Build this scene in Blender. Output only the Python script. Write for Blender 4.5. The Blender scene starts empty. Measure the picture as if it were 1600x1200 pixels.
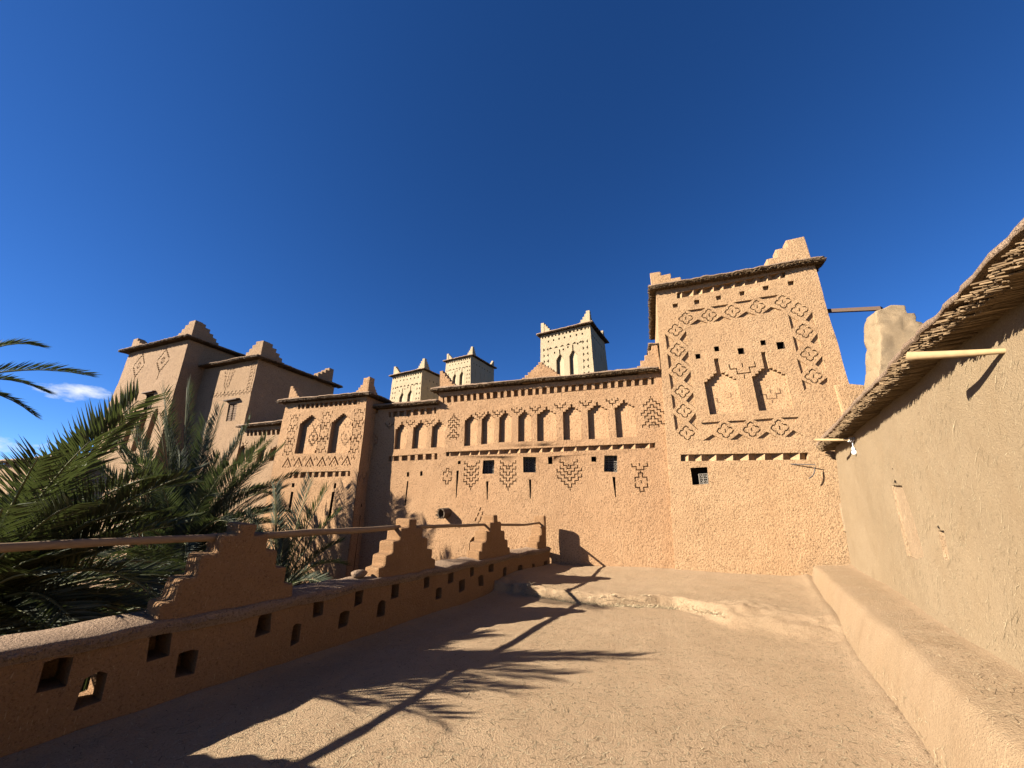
import bpy, bmesh, math, random
from mathutils import Vector, noise
from mathutils.geometry import delaunay_2d_cdt, tessellate_polygon
random.seed(7)
sc = bpy.context.scene
COL = sc.collection
R = math.radians

# ------------------------------------------------------------------ camera
F_PX, HORIZON, CAM_H, VPX = 600.0, 795.0, 1.65, 988.0     # photo is 1600 x 1200
PITCH = math.atan((HORIZON - 600) / F_PX)
YAW = math.atan((VPX - 800) / (F_PX / math.cos(PITCH)))
cam_d = bpy.data.cameras.new('camera'); cam = bpy.data.objects.new('camera', cam_d); COL.objects.link(cam)
cam_d.sensor_width = 36; cam_d.lens = 36 * F_PX / 1600; cam_d.clip_start = 0.05; cam_d.clip_end = 9000
cam.location = (0, 0, CAM_H); cam.rotation_euler = (math.pi/2 + PITCH, 0, YAW)
sc.camera = cam
sc.render.resolution_x, sc.render.resolution_y = 1024, 768

FW = Vector((-math.sin(YAW)*math.cos(PITCH), math.cos(YAW)*math.cos(PITCH), math.sin(PITCH)))
RT = Vector((math.cos(YAW), math.sin(YAW), 0)); UP = RT.cross(FW)

# ------------------------------------------------------------------ sun and sky
LDIR = Vector((2.54, 1.60, -1.52)).normalized()            # the way the sunlight travels
SUN_EL = math.asin(-LDIR.z); SUN_AZ = math.atan2(-LDIR.x, -LDIR.y)
sun_d = bpy.data.lights.new('sun', 'SUN'); sun = bpy.data.objects.new('sun', sun_d); COL.objects.link(sun)
sun_d.energy = 5.0; sun_d.angle = R(0.5); sun_d.color = (1.0, 0.91, 0.80)
sun.rotation_euler = LDIR.to_track_quat('-Z', 'Y').to_euler()
w = bpy.data.worlds.new('World'); sc.world = w; w.use_nodes = True
nt = w.node_tree; N = nt.nodes; L = nt.links
for n_ in list(N): N.remove(n_)
wo = N.new('ShaderNodeOutputWorld'); bg = N.new('ShaderNodeBackground'); sky = N.new('ShaderNodeTexSky')
sky.sky_type = 'NISHITA'; sky.sun_disc = False; sky.sun_elevation = SUN_EL; sky.sun_rotation = SUN_AZ
sky.altitude = 1300; sky.air_density = 0.62; sky.dust_density = 0.1; sky.ozone_density = 4.0
bg.inputs['Strength'].default_value = 0.05
hsv = N.new('ShaderNodeHueSaturation'); hsv.inputs['Saturation'].default_value = 1.2; hsv.inputs['Hue'].default_value = 0.508; hsv.inputs['Value'].default_value = 0.92
L.new(sky.outputs[0], hsv.inputs['Color'])
# two small fair-weather clouds low in the west
def sky_dir(x, y): return (FW*F_PX + RT*(x-800) + UP*(600-y)).normalized()
tc = N.new('ShaderNodeTexCoord'); vec = tc.outputs['Generated']
def wm(op, a, b):
    n = N.new('ShaderNodeMath'); n.operation = op
    for i, v in ((0, a), (1, b)):
        if isinstance(v, (int, float)): n.inputs[i].default_value = v
        else: L.new(v, n.inputs[i])
    return n.outputs[0]
def wdot(v):
    n = N.new('ShaderNodeVectorMath'); n.operation = 'DOT_PRODUCT'; L.new(vec, n.inputs[0]); n.inputs[1].default_value = v; return n.outputs['Value']
cn = N.new('ShaderNodeTexNoise'); cn.inputs['Scale'].default_value = 16; cn.inputs['Detail'].default_value = 6; cn.inputs['Roughness'].default_value = 0.6
mp = N.new('ShaderNodeMapping'); mp.inputs['Scale'].default_value = (1, 1, 2.4); L.new(vec, mp.inputs['Vector']); L.new(mp.outputs[0], cn.inputs['Vector'])
cov = None
for x, y, wd, ht in ((112, 613, .048, .017), (15, 695, .085, .013)):
    c_ = sky_dir(x, y); sx_ = c_.cross(Vector((0, 0, 1))).normalized(); sy_ = sx_.cross(c_)
    a_ = wm('DIVIDE', wdot(sx_), wd); b_ = wm('DIVIDE', wdot(sy_), ht)
    r2 = wm('ADD', wm('MULTIPLY', a_, a_), wm('MULTIPLY', b_, b_))
    f_ = wm('SUBTRACT', wm('SUBTRACT', 1.0, r2), wm('MULTIPLY', wm('SUBTRACT', 0.55, cn.outputs['Fac']), 5.0))
    f_ = wm('MULTIPLY', f_, wm('GREATER_THAN', wdot(c_), 0.5))
    mr = N.new('ShaderNodeMapRange'); mr.inputs['From Min'].default_value = 0.0; mr.inputs['From Max'].default_value = 1.3; L.new(f_, mr.inputs['Value'])
    cov = mr.outputs[0] if cov is None else wm('MAXIMUM', cov, mr.outputs[0])
mx = N.new('ShaderNodeMixRGB'); mx.inputs['Color2'].default_value = (4.6, 4.9, 5.2, 1)
L.new(cov, mx.inputs['Fac']); L.new(hsv.outputs[0], mx.inputs['Color1'])
L.new(mx.outputs[0], bg.inputs['Color']); L.new(bg.outputs[0], wo.inputs['Surface'])
vs = sc.view_settings
sc.cycles.diffuse_bounces = 1
vs.view_transform = 'Standard'; vs.look = 'None'; vs.gamma = 1.0; vs.exposure = 2.0; vs.use_curve_mapping = False

# ------------------------------------------------------------------ photo pixel -> direction (depth always comes from a plane)
CAM = Vector((0, 0, CAM_H))
def ray(x, y): return FW*F_PX + RT*(x-800) + UP*(600-y)
def on_plane(x, y, p, n):
    d = ray(x, y); return CAM + d*((Vector(p)-CAM).dot(Vector(n))/d.dot(Vector(n)))
def on_z(x, y, z): return on_plane(x, y, (0, 0, z), (0, 0, 1))

# ------------------------------------------------------------------ materials
def mat(name):
    m = bpy.data.materials.new(name); m.use_nodes = True
    t = m.node_tree
    for n in list(t.nodes): t.nodes.remove(n)
    o = t.nodes.new('ShaderNodeOutputMaterial'); b = t.nodes.new('ShaderNodeBsdfPrincipled')
    t.links.new(b.outputs[0], o.inputs['Surface'])
    b.inputs['Roughness'].default_value = 0.95
    b.inputs['Specular IOR Level'].default_value = 0.15
    return m, t, b
def nz(t, vec, scale, detail=3, rough=0.55, mapscale=None, rot=None):
    if mapscale:
        q = t.nodes.new('ShaderNodeMapping'); q.inputs['Scale'].default_value = mapscale
        if rot: q.inputs['Rotation'].default_value = rot
        t.links.new(vec, q.inputs['Vector']); vec = q.outputs[0]
    n = t.nodes.new('ShaderNodeTexNoise'); n.inputs['Scale'].default_value = scale
    n.inputs['Detail'].default_value = detail; n.inputs['Roughness'].default_value = rough
    t.links.new(vec, n.inputs['Vector']); return n.outputs['Fac']
def rng(t, v, a, b, c=0.0, d=1.0):
    n = t.nodes.new('ShaderNodeMapRange'); n.inputs[1].default_value = a; n.inputs[2].default_value = b
    n.inputs[3].default_value = c; n.inputs[4].default_value = d; t.links.new(v, n.inputs[0]); return n.outputs[0]
def mixc(t, fac, c1, c2, mode='MIX'):
    n = t.nodes.new('ShaderNodeMixRGB'); n.blend_type = mode
    for i, v in ((0, fac), (1, c1), (2, c2)):
        if isinstance(v, (float, int)): n.inputs[i].default_value = v
        elif isinstance(v, tuple): n.inputs[i].default_value = (*v, 1)
        else: t.links.new(v, n.inputs[i])
    return n.outputs[0]
def mth(t, op, a, b):
    n = t.nodes.new('ShaderNodeMath'); n.operation = op
    for i, v in ((0, a), (1, b)):
        if isinstance(v, (float, int)): n.inputs[i].default_value = v
        else: t.links.new(v, n.inputs[i])
    return n.outputs[0]
def mud(name, base, pale, dark, speck=1.0, straw=0.5, fine=1.0, bump=1.0, sf=1.0):
    """rammed earth and straw plaster: broad tone drift, chopped-straw flecks, pitted relief"""
    m, t, b = mat(name)
    g = t.nodes.new('ShaderNodeNewGeometry'); pos = g.outputs['Position']
    big = nz(t, pos, 0.55, 4, 0.6); mid = nz(t, pos, 3.2, 4, 0.6)
    c = mixc(t, rng(t, big, 0.35, 0.68), base, pale)
    c = mixc(t, rng(t, mid, 0.45, 0.75, 0, 0.45), c, dark)
    pit = nz(t, pos, 30*fine, 3, 0.75)                                        # pits and chopped straw
    c = mixc(t, rng(t, pit, 0.47, 0.33, 0, 0.9*speck), c, tuple(v*0.42 for v in dark))
    c = mixc(t, rng(t, pit, 0.56, 0.70, 0, 0.45*speck), c, tuple(min(1, v*1.25) for v in pale))
    s1 = nz(t, pos, 75*sf, 2, 0.5, (0.16, 0.7, 1.0), (0.5, 0.3, 0.4)); s2 = nz(t, pos, 85*sf, 2, 0.5, (1.0, 1.0, 0.15), (0.35, -0.4, 0.2))
    fl = mth(t, 'MAXIMUM', rng(t, s1, 0.66, 0.74), rng(t, s2, 0.66, 0.74))
    c = mixc(t, mth(t, 'MULTIPLY', fl, straw), c, (0.40, 0.31, 0.175))
    rill = nz(t, pos, 1.0, 4, 0.6, (2.6, 2.6, 0.22))                          # rain streaks down the plaster
    c = mixc(t, rng(t, rill, 0.52, 0.75, 0, 0.35), c, dark)
    t.links.new(c, b.inputs['Base Color'])
    h = mth(t, 'ADD', mth(t, 'MULTIPLY', pit, 1.0), mth(t, 'ADD', mth(t, 'MULTIPLY', fl, 0.10), mth(t, 'MULTIPLY', mid, 0.8)))
    bp = t.nodes.new('ShaderNodeBump'); bp.inputs['Strength'].default_value = 0.9*bump; bp.inputs['Distance'].default_value = 0.045
    t.links.new(h, bp.inputs['Height']); t.links.new(bp.outputs[0], b.inputs['Normal'])
    return m
M = {}
M['facade'] = mud('facade_mud', (0.295, 0.173, 0.088), (0.327, 0.202, 0.106), (0.251, 0.142, 0.068), speck=1.0, straw=0.25, fine=0.95, bump=0.85)
M['tower']  = mud('tower_mud', (0.305, 0.190, 0.098), (0.336, 0.217, 0.116), (0.260, 0.155, 0.077), speck=1.0, straw=0.25, fine=0.95, bump=0.85)
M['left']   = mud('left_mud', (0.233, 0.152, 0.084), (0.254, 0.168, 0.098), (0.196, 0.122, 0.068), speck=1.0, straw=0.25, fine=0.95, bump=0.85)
M['back']   = mud('pale_mud', (0.294, 0.232, 0.142), (0.317, 0.254, 0.158), (0.254, 0.198, 0.119), speck=0.5)
M['right']  = mud('straw_mud', (0.195, 0.141, 0.080), (0.215, 0.158, 0.093), (0.175, 0.120, 0.064), speck=0.6, straw=0.6, fine=2.4, bump=0.5, sf=1.3)
M['bench']  = mud('bench_mud', (0.235, 0.160, 0.088), (0.252, 0.174, 0.101), (0.215, 0.139, 0.074), speck=0.4, straw=0.6, fine=2.2, bump=0.7)
M['parapet'] = mud('parapet_mud', (0.214, 0.120, 0.055), (0.228, 0.131, 0.064), (0.181, 0.098, 0.045), speck=0.7, straw=0.45, fine=1.8, bump=0.8)
M['floor']  = mud('floor_mud', (0.304, 0.210, 0.120), (0.338, 0.237, 0.141), (0.268, 0.174, 0.097), speck=0.6, straw=0.5, fine=2.4, bump=0.9)
M['ground'] = mud('garden_soil', (0.057, 0.039, 0.023), (0.072, 0.051, 0.031), (0.036, 0.026, 0.015))
M['coping'] = mud('coping_mud', (0.259, 0.175, 0.113), (0.283, 0.198, 0.130), (0.217, 0.142, 0.085), speck=0.9, straw=0.5, fine=1.6, bump=1.2)
def fibre(name, a, b_, scale=(6, 6, 6), rough=0.85, spec=0.2):
    m, t, b = mat(name); g = t.nodes.new('ShaderNodeNewGeometry')
    n = nz(t, g.outputs['Position'], 9, 3, 0.6, scale); r = t.nodes.new('ShaderNodeMixRGB')
    q = t.nodes.new('ShaderNodeMixRGB'); q.inputs[1].default_value = (*a, 1); q.inputs[2].default_value = (*b_, 1)
    t.links.new(g.outputs['Random Per Island'], q.inputs[0])
    c = mixc(t, rng(t, n, 0.35, 0.7, 0, 0.5), q.outputs[0], tuple(v*0.55 for v in a))
    t.nodes.remove(r)
    t.links.new(c, b.inputs['Base Color']); b.inputs['Roughness'].default_value = rough; b.inputs['Specular IOR Level'].default_value = spec
    return m
M['reed'] = fibre('dry_reed', (0.055, 0.033, 0.016), (0.15, 0.10, 0.05))
M['reed3'] = fibre('golden_reed', (0.11, 0.07, 0.035), (0.27, 0.185, 0.10))
M['reed2'] = fibre('old_reed', (0.05, 0.03, 0.016), (0.11, 0.07, 0.037))
M['straw'] = fibre('straw', (0.09, 0.062, 0.032), (0.50, 0.40, 0.24))
M['wood'] = fibre('peeled_wood', (0.29, 0.20, 0.10), (0.29, 0.20, 0.10), (1.5, 1.5, 1.5))
M['wood_grey'] = fibre('weathered_wood', (0.22, 0.145, 0.08), (0.22, 0.145, 0.08), (3, 1.0, 6))
M['wood_dark'] = fibre('dark_wood', (0.07, 0.045, 0.03), (0.07, 0.045, 0.03))
M['shutter'] = fibre('shutter_wood', (0.11, 0.07, 0.04), (0.15, 0.095, 0.055))
M['trunk'] = fibre('palm_trunk', (0.06, 0.042, 0.027), (0.11, 0.08, 0.05))
def plain(name, c, rough=0.6, spec=0.4, metal=0.0):
    m, t, b = mat(name); b.inputs['Base Color'].default_value = (*c, 1); b.inputs['Roughness'].default_value = rough
    b.inputs['Specular IOR Level'].default_value = spec; b.inputs['Metallic'].default_value = metal; return m
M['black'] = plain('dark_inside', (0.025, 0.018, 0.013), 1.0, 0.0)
M['groove_shade'] = plain('groove_shade_mud', (0.085, 0.05, 0.028), 1.0, 0.0)  # dark tone stands in for the shade inside carved grooves
M['iron'] = plain('iron', (0.045, 0.04, 0.037), 0.6, 0.4)
M['grille'] = plain('pale_grille', (0.16, 0.14, 0.11), 0.6, 0.3)
M['white'] = plain('white_china', (0.62, 0.62, 0.60), 0.25, 0.5)
def leafmat(name, a, b_, spec=0.09, trans=0.2):
    m, t, b = mat(name); g = t.nodes.new('ShaderNodeNewGeometry')
    q = t.nodes.new('ShaderNodeMixRGB'); q.inputs[1].default_value = (*a, 1); q.inputs[2].default_value = (*b_, 1)
    t.links.new(g.outputs['Random Per Island'], q.inputs[0]); t.links.new(q.outputs[0], b.inputs['Base Color'])
    b.inputs['Roughness'].default_value = 0.6; b.inputs['Specular IOR Level'].default_value = spec
    tr = t.nodes.new('ShaderNodeBsdfTranslucent'); tr.inputs[0].default_value = (a[0]*1.5+.02, a[1]*1.7+.02, a[2], 1)
    ms = t.nodes.new('ShaderNodeMixShader'); ms.inputs[0].default_value = trans
    o = [n for n in t.nodes if n.type == 'OUTPUT_MATERIAL'][0]
    t.links.new(b.outputs[0], ms.inputs[1]); t.links.new(tr.outputs[0], ms.inputs[2]); t.links.new(ms.outputs[0], o.inputs['Surface'])
    return m
M['leaf'] = leafmat('palm_leaflet', (0.030, 0.038, 0.020), (0.098, 0.106, 0.064))
M['leaf2'] = leafmat('palm_leaflet_grey', (0.030, 0.039, 0.022), (0.098, 0.106, 0.072))
M['deadleaf'] = leafmat('dead_leaflet', (0.12, 0.09, 0.055), (0.24, 0.19, 0.12), 0.2, 0.15)
M['rachis'] = plain('palm_rachis', (0.11, 0.11, 0.045), 0.6, 0.25)

# ------------------------------------------------------------------ object helpers
def obj(name, verts, faces, m, parent=None, smooth=False):
    me = bpy.data.meshes.new(name); me.from_pydata([tuple(v) for v in verts], [], faces); me.validate(); me.update()
    if m: me.materials.append(m)
    if smooth: me.polygons.foreach_set('use_smooth', [True]*len(me.polygons))
    o = bpy.data.objects.new(name, me); COL.objects.link(o)
    if parent: o.parent = parent
    return o
def tag(o, label, cat, group=None):
    o['label'] = label; o['category'] = cat
    if group: o['group'] = group
    return o
def thing(name, label, cat, group=None):
    return tag(bpy.data.objects.new(name, None), label, cat, group)
def root(name, label, cat, group=None):
    o = thing(name, label, cat, group); COL.objects.link(o); o.empty_display_size = 0.2; return o
def struct(o): o['kind'] = 'structure'; return o
def stuff(o): o['kind'] = 'stuff'; return o
class MB:
    """collects boxes, tubes and sticks into one mesh"""
    def __init__(s): s.v = []; s.f = []
    def add(s, v, f): b = len(s.v); s.v += v; s.f += [tuple(i+b for i in q) for q in f]
    def prism(s, ring0, ring1):
        n = len(ring0); s.add(list(ring0)+list(ring1), [tuple(range(n))[::-1], tuple(range(n, 2*n))] + [(i, (i+1) % n, n+(i+1) % n, n+i) for i in range(n)])
    def tube(s, pts, rad, sides=8, cap=True):
        pts = [Vector(p) for p in pts]; rs = rad if isinstance(rad, (list, tuple)) else [rad]*len(pts)
        rings = []; up = Vector((0, 0, 1))
        for i, p in enumerate(pts):
            d = (pts[min(i+1, len(pts)-1)] - pts[max(i-1, 0)]).normalized()
            a = d.cross(up if abs(d.z) < 0.95 else Vector((1, 0, 0))).normalized(); b = a.cross(d)
            rings.append([p + (a*math.cos(k*2*math.pi/sides) + b*math.sin(k*2*math.pi/sides))*rs[i] for k in range(sides)])
        v = [q for r in rings for q in r]; f = []
        for i in range(len(pts)-1):
            for k in range(sides):
                f.append((i*sides+k, i*sides+(k+1) % sides, (i+1)*sides+(k+1) % sides, (i+1)*sides+k))
        if cap: f += [tuple(range(sides))[::-1], tuple(range((len(pts)-1)*sides, len(pts)*sides))]
        s.add(v, f)
    def build(s, name, m, parent=None, smooth=False): return obj(name, s.v, s.f, m, parent, smooth)

def warp(p, k=1.0):
    """hand-laid mud is never true: one smooth wobble shared by everything built of it"""
    p = Vector(p); a = noise.noise_vector(p*0.55)*0.034*k; b = noise.noise_vector(p*2.3 + Vector((9, 3, 5)))*0.014*k
    c = noise.noise_vector(p*7.0 + Vector((1, 7, 2)))*0.006*k
    return p + a + b + c

def inside(pt, poly):
    x, y = pt; r = False; j = len(poly)-1
    for i in range(len(poly)):
        xi, yi = poly[i]; xj, yj = poly[j]
        if (yi > y) != (yj > y) and x < (xj-xi)*(y-yi)/(yj-yi)+xi: r = not r
        j = i
    return r
def densify(poly, step):
    out = []
    for i in range(len(poly)):
        a = Vector(poly[i]); b = Vector(poly[(i+1) % len(poly)]); n = max(1, int((b-a).length/step))
        out += [tuple(a.lerp(b, k/n)) for k in range(n)]
    return out

class Face:
    """a wall plane: u runs along it, v up it (leaning back by batter), d goes into it"""
    def __init__(s, O, u, batter=0.0):
        s.O = Vector(O); s.u = Vector((u[0], u[1], 0)).normalized(); n = s.u.cross(Vector((0, 0, 1)))
        b = R(batter); s.v = Vector((0, 0, 1))*math.cos(b) - n*math.sin(b); s.n = n*math.cos(b) + Vector((0, 0, 1))*math.sin(b)
        s.holes = []
    def pick(s, x, y): q = on_plane(x, y, s.O, s.n) - s.O; return (q.dot(s.u), q.dot(s.v))
    def P(s, a, b, d=0.0): return s.O + s.u*a + s.v*b - s.n*d
    def hole(s, polys, depth, name, m=None, through=False, label=None):
        s.holes.append(([list(p) for p in polys], depth, name, m, through, label)); return s
    def wall(s, name, m, outline, depth, parent, grid=0.32, k=1.0, back=True):
        outl = densify(outline, 0.22)
        loops = [outl] + [p for h in s.holes for p in h[0]]
        hp = [p for h in s.holes for p in h[0]]
        bbs = [(min(q[0] for q in p), max(q[0] for q in p), min(q[1] for q in p), max(q[1] for q in p)) for p in hp]
        pts = []; edges = []
        for lp in loops:
            b = len(pts); pts += [Vector(q) for q in lp]; edges += [(b+i, b+(i+1) % len(lp)) for i in range(len(lp))]
        xs = [q[0] for q in outl]; ys = [q[1] for q in outl]
        x = min(xs)+grid/2
        while x < max(xs):
            y = max(min(ys), -0.6)+grid/2
            while y < max(ys):
                q = (x+random.uniform(-.1, .1)*grid, y+random.uniform(-.1, .1)*grid)
                if inside(q, outl) and not any(bb[0]-.03 < q[0] < bb[1]+.03 and bb[2]-.03 < q[1] < bb[3]+.03 for bb in bbs): pts.append(Vector(q))
                y += grid
            x += grid
        vo, eo, fo, *_ = delaunay_2d_cdt(pts, edges, [], 0, 1e-5, False)
        keep = []
        for f in fo:
            c = (sum(vo[i].x for i in f)/len(f), sum(vo[i].y for i in f)/len(f))
            if not inside(c, outl): continue
            if any(bb[0] <= c[0] <= bb[1] and bb[2] <= c[1] <= bb[3] and inside(c, p) for bb, p in zip(bbs, hp)): continue
            keep.append(tuple(f))
        V = [warp(s.P(q.x, q.y), k) for q in vo]; fr = list(keep); nf = len(fr)
        b = len(V); n = len(outl)                                      # outer sides and back
        segs = max(1, int(depth/1.2)) if depth > 0.8 else 1
        if back and depth:
            for j in range(segs+1): V += [warp(s.P(q[0], q[1], depth*j/segs), k) for q in outl]
            for j in range(segs):
                fr += [(b+j*n+i, b+j*n+(i+1) % n, b+(j+1)*n+(i+1) % n, b+(j+1)*n+i) for i in range(n)]
            through = [p for h in s.holes if h[4] for p in h[0]]
            if through:
                b2 = len(V); V += [warp(s.P(q.x, q.y, depth), k) for q in vo]; fr += [tuple(i+b2 for i in f[::-1]) for f in keep]
            else: fr.append(tuple(range(b+segs*n, b+(segs+1)*n)))
        o = obj(name, V, fr, m, parent)
        o.data.polygons.foreach_set('use_smooth', [i < nf for i in range(len(o.data.polygons))])
        for polys, dep, nm, hm, thr, lab in s.holes:
            V = []; fs = []
            for p in polys:
                b = len(V); n = len(p)
                lo_ = min(q[0] for q in p); wd_ = max(q[0] for q in p)-lo_
                dp = lambda q: dep*(1-.72*(q[0]-lo_)/wd_) if nm == 'arched_niche' else dep       # the niche floors slope out to the right
                V += [warp(s.P(q[0], q[1], 0), k) for q in p] + [warp(s.P(q[0], q[1], dp(q)), k) for q in p]
                fs += [(b+i, b+(i+1) % n, b+n+(i+1) % n, b+n+i) for i in range(n)]
                if not thr:
                    for t in tessellate_polygon([[Vector((q[0], q[1], 0)) for q in p]]): fs.append(tuple(b+n+i for i in t))
            h = obj(nm, V, fs, hm or m, o)
            if lab: h['label'] = lab
        return o
    def box(s, name, a0, a1, b0, b1, d0, d1, m, parent, k=1.0):
        v = [warp(s.P(a, b, d), k) for d in (d0, d1) for a, b in ((a0, b0), (a1, b0), (a1, b1), (a0, b1))]
        return obj(name, v, [(0, 1, 2, 3), (7, 6, 5, 4), (0, 4, 5, 1), (1, 5, 6, 2), (2, 6, 7, 3), (3, 7, 4, 0)], m, parent)

# ---- carved motifs, as polygons on a wall plane
def thick(path, w=0.03):
    """open polyline -> thin polygon"""
    h = w/2; Lf = []; Rt = []; n = len(path)
    for i, p in enumerate(path):
        p = Vector(p)
        d0 = (p-Vector(path[i-1])).normalized() if i else None
        d1 = (Vector(path[i+1])-p).normalized() if i < n-1 else None
        d0 = d0 or d1; d1 = d1 or d0
        t = (d0+d1).normalized(); nn = Vector((-t.y, t.x)); k = h/max(0.4, nn.dot(Vector((-d0.y, d0.x))))
        Lf.append(tuple(p+nn*k)); Rt.append(tuple(p-nn*k))
    return Lf + Rt[::-1]
def rect(cx, cy, w, h): return [(cx-w/2, cy-h/2), (cx+w/2, cy-h/2), (cx+w/2, cy+h/2), (cx-w/2, cy+h/2)]
def chev(cx, top, k, sx, sy, up=True, apex=None, w=0.03):
    """stepped chevron of k steps a side; apex at top, opening down (or mirrored)"""
    g = 1 if up else -1; ap = apex or sx*0.5
    pts = []
    for i in range(k, 0, -1):
        x = cx-ap-(i-1)*sx; y = top-g*i*sy
        pts += [(x, y), (x, y+g*sy)]
    r = [(2*cx-x, y) for x, y in pts[::-1]]
    return thick(pts+r, w)
def chevrons(cx, top, ks, sx, sy, dz, up=True, ticks=True, w=0.03):
    out = []; g = 1 if up else -1
    for i, k in enumerate(ks):
        t = top-g*i*dz; out.append(chev(cx, t, k, sx, sy, up, w=w))
    if ticks:
        out.append(rect(cx, top+g*sy*0.75, w, sy*0.8))
        out.append(rect(cx, top-g*((len(ks)-1)*dz+sy*1.05), w, sy*0.85))
    return out
def diamond(cx, cy, k, sx, sy, w=0.03, tick=True):
    """stepped lozenge: two facing chevrons and a slot in the middle"""
    top = cy+k*sy+0.008
    out = [chev(cx, top, k, sx, sy, True, w=w), chev(cx, 2*cy-top-0.06+0.03, k, sx, sy, False, w=w)]
    if tick: out.append(rect(cx, cy, w, sy*0.75))
    return out
def pocket(cx, cy, sx, sy, w=0.03):
    """two cups over one: the Y-shaped pendant between the arches"""
    return [thick([(cx-sx, cy+sy), (cx-sx, cy), (cx-sx*.5, cy), (cx-sx*.5, cy-sy), (cx+sx*.5, cy-sy), (cx+sx*.5, cy), (cx+sx, cy), (cx+sx, cy+sy)], w),
            rect(cx, cy+sy*0.55, w, sy*0.8), rect(cx, cy-sy*1.65, w, sy*0.8)]
def arch(l, r, bot, spring, top, steps=3, tick=0.0, tw=0.06):
    c = (l+r)/2; a = [(l, bot)]; n = steps
    for i in range(n):
        x = l+(c-tw/2-l)*i/n; a += [(x, spring+(top-spring)*i/n), (l+(c-tw/2-l)*(i+1)/n, spring+(top-spring)*i/n)]
    seen = []
    for i in range(n):
        x0 = l+(c-tw/2-l)*i/n; x1 = l+(c-tw/2-l)*(i+1)/n; z = spring+(top-spring)*(i+1)/n
        seen += [(x0, z), (x1, z)]
    pts = [(l, bot)] + seen + [(c-tw/2, top+max(tick, 0.02))]
    left = pts; right = [(2*c-x, y) for x, y in pts[::-1]]
    return (left+right)[::-1]
def tri_pits(cx, cy, w, h, side):
    if side == 'l': return [(cx-w, cy-h), (cx, cy), (cx-w, cy+h)]
    if side == 'r': return [(cx+w, cy-h), (cx+w, cy+h), (cx, cy)]
    if side == 't': return [(cx-w, cy+h), (cx, cy), (cx+w, cy+h)]
    return [(cx-w, cy-h), (cx+w, cy-h), (cx, cy)]
def rosette(cx, cy, r, w=0.028):
    """four-lobed flower: a cut arc round each lobe and a slot at the heart"""
    out = []
    for q in range(4):
        a = q*math.pi/2; c, s = math.cos(a), math.sin(a)
        loc = [(-0.40, 0.44), (-0.36, 0.74), (0.0, 1.0), (0.36, 0.74), (0.40, 0.44)]
        out.append(thick([(cx+(x*c-y*s)*r, cy+(x*s+y*c)*r) for x, y in loc], w))
    out.append(rect(cx, cy, w, r*0.5)); return out

def niche_motif(F, polys, lo, wd, dep, parent):
    """thin dark strips laid on the sloping niche floor, groove shade put into their colour"""
    mb = MB()
    for p in polys:
        f = lambda q, e: warp(F.P(q[0], q[1], dep*(1-.72*(q[0]-lo)/wd)+e))
        mb.prism([f(q, -.004) for q in p], [f(q, .003) for q in p])
    mb.build('shade_line_motif', M['groove_shade'], parent)

# ---- dentil rows
def dentils(F, wall, poly, n, depth=0.13, kind='fin', fw=0.42, m=None):
    """poly: bl, br, tr, tl of the sunk strip; bricks stand in it"""
    bl, br, tr, tl = [Vector(p) for p in poly]
    for i in range(n):
        t0 = (i+0.5-fw/2)/n; t1 = (i+0.5+fw/2)/n; tm = (i+0.5)/n
        j = random.uniform(-.08, .08)/n
        A = bl.lerp(br, t0+j); B = bl.lerp(br, t1+j); C = tl.lerp(tr, t1+j); D = tl.lerp(tr, t0+j)
        if kind == 'fin':
            ring = lambda d: [warp(F.P(q.x, q.y, d)) for q in (A, B, C, D)]
            mb = MB(); mb.prism(ring(random.uniform(0.004, 0.02)), ring(depth+0.01))
        else:                                                            # brick turned on its corner
            Mm = bl.lerp(br, tm+j); Nn = tl.lerp(tr, tm+j); e = random.uniform(0.004, 0.018)
            lo = [warp(F.P(A.x, A.y, depth+.01)), warp(F.P(Mm.x, Mm.y, e)), warp(F.P(B.x, B.y, depth+.01))]
            hi = [warp(F.P(D.x, D.y, depth+.01)), warp(F.P(Nn.x, Nn.y, e)), warp(F.P(C.x, C.y, depth+.01))]
            mb = MB(); mb.prism(lo, hi)
        mb.build('dentil_brick', m, wall)
def strip(F, px): return [F.pick(*q) for q in px]

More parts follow.
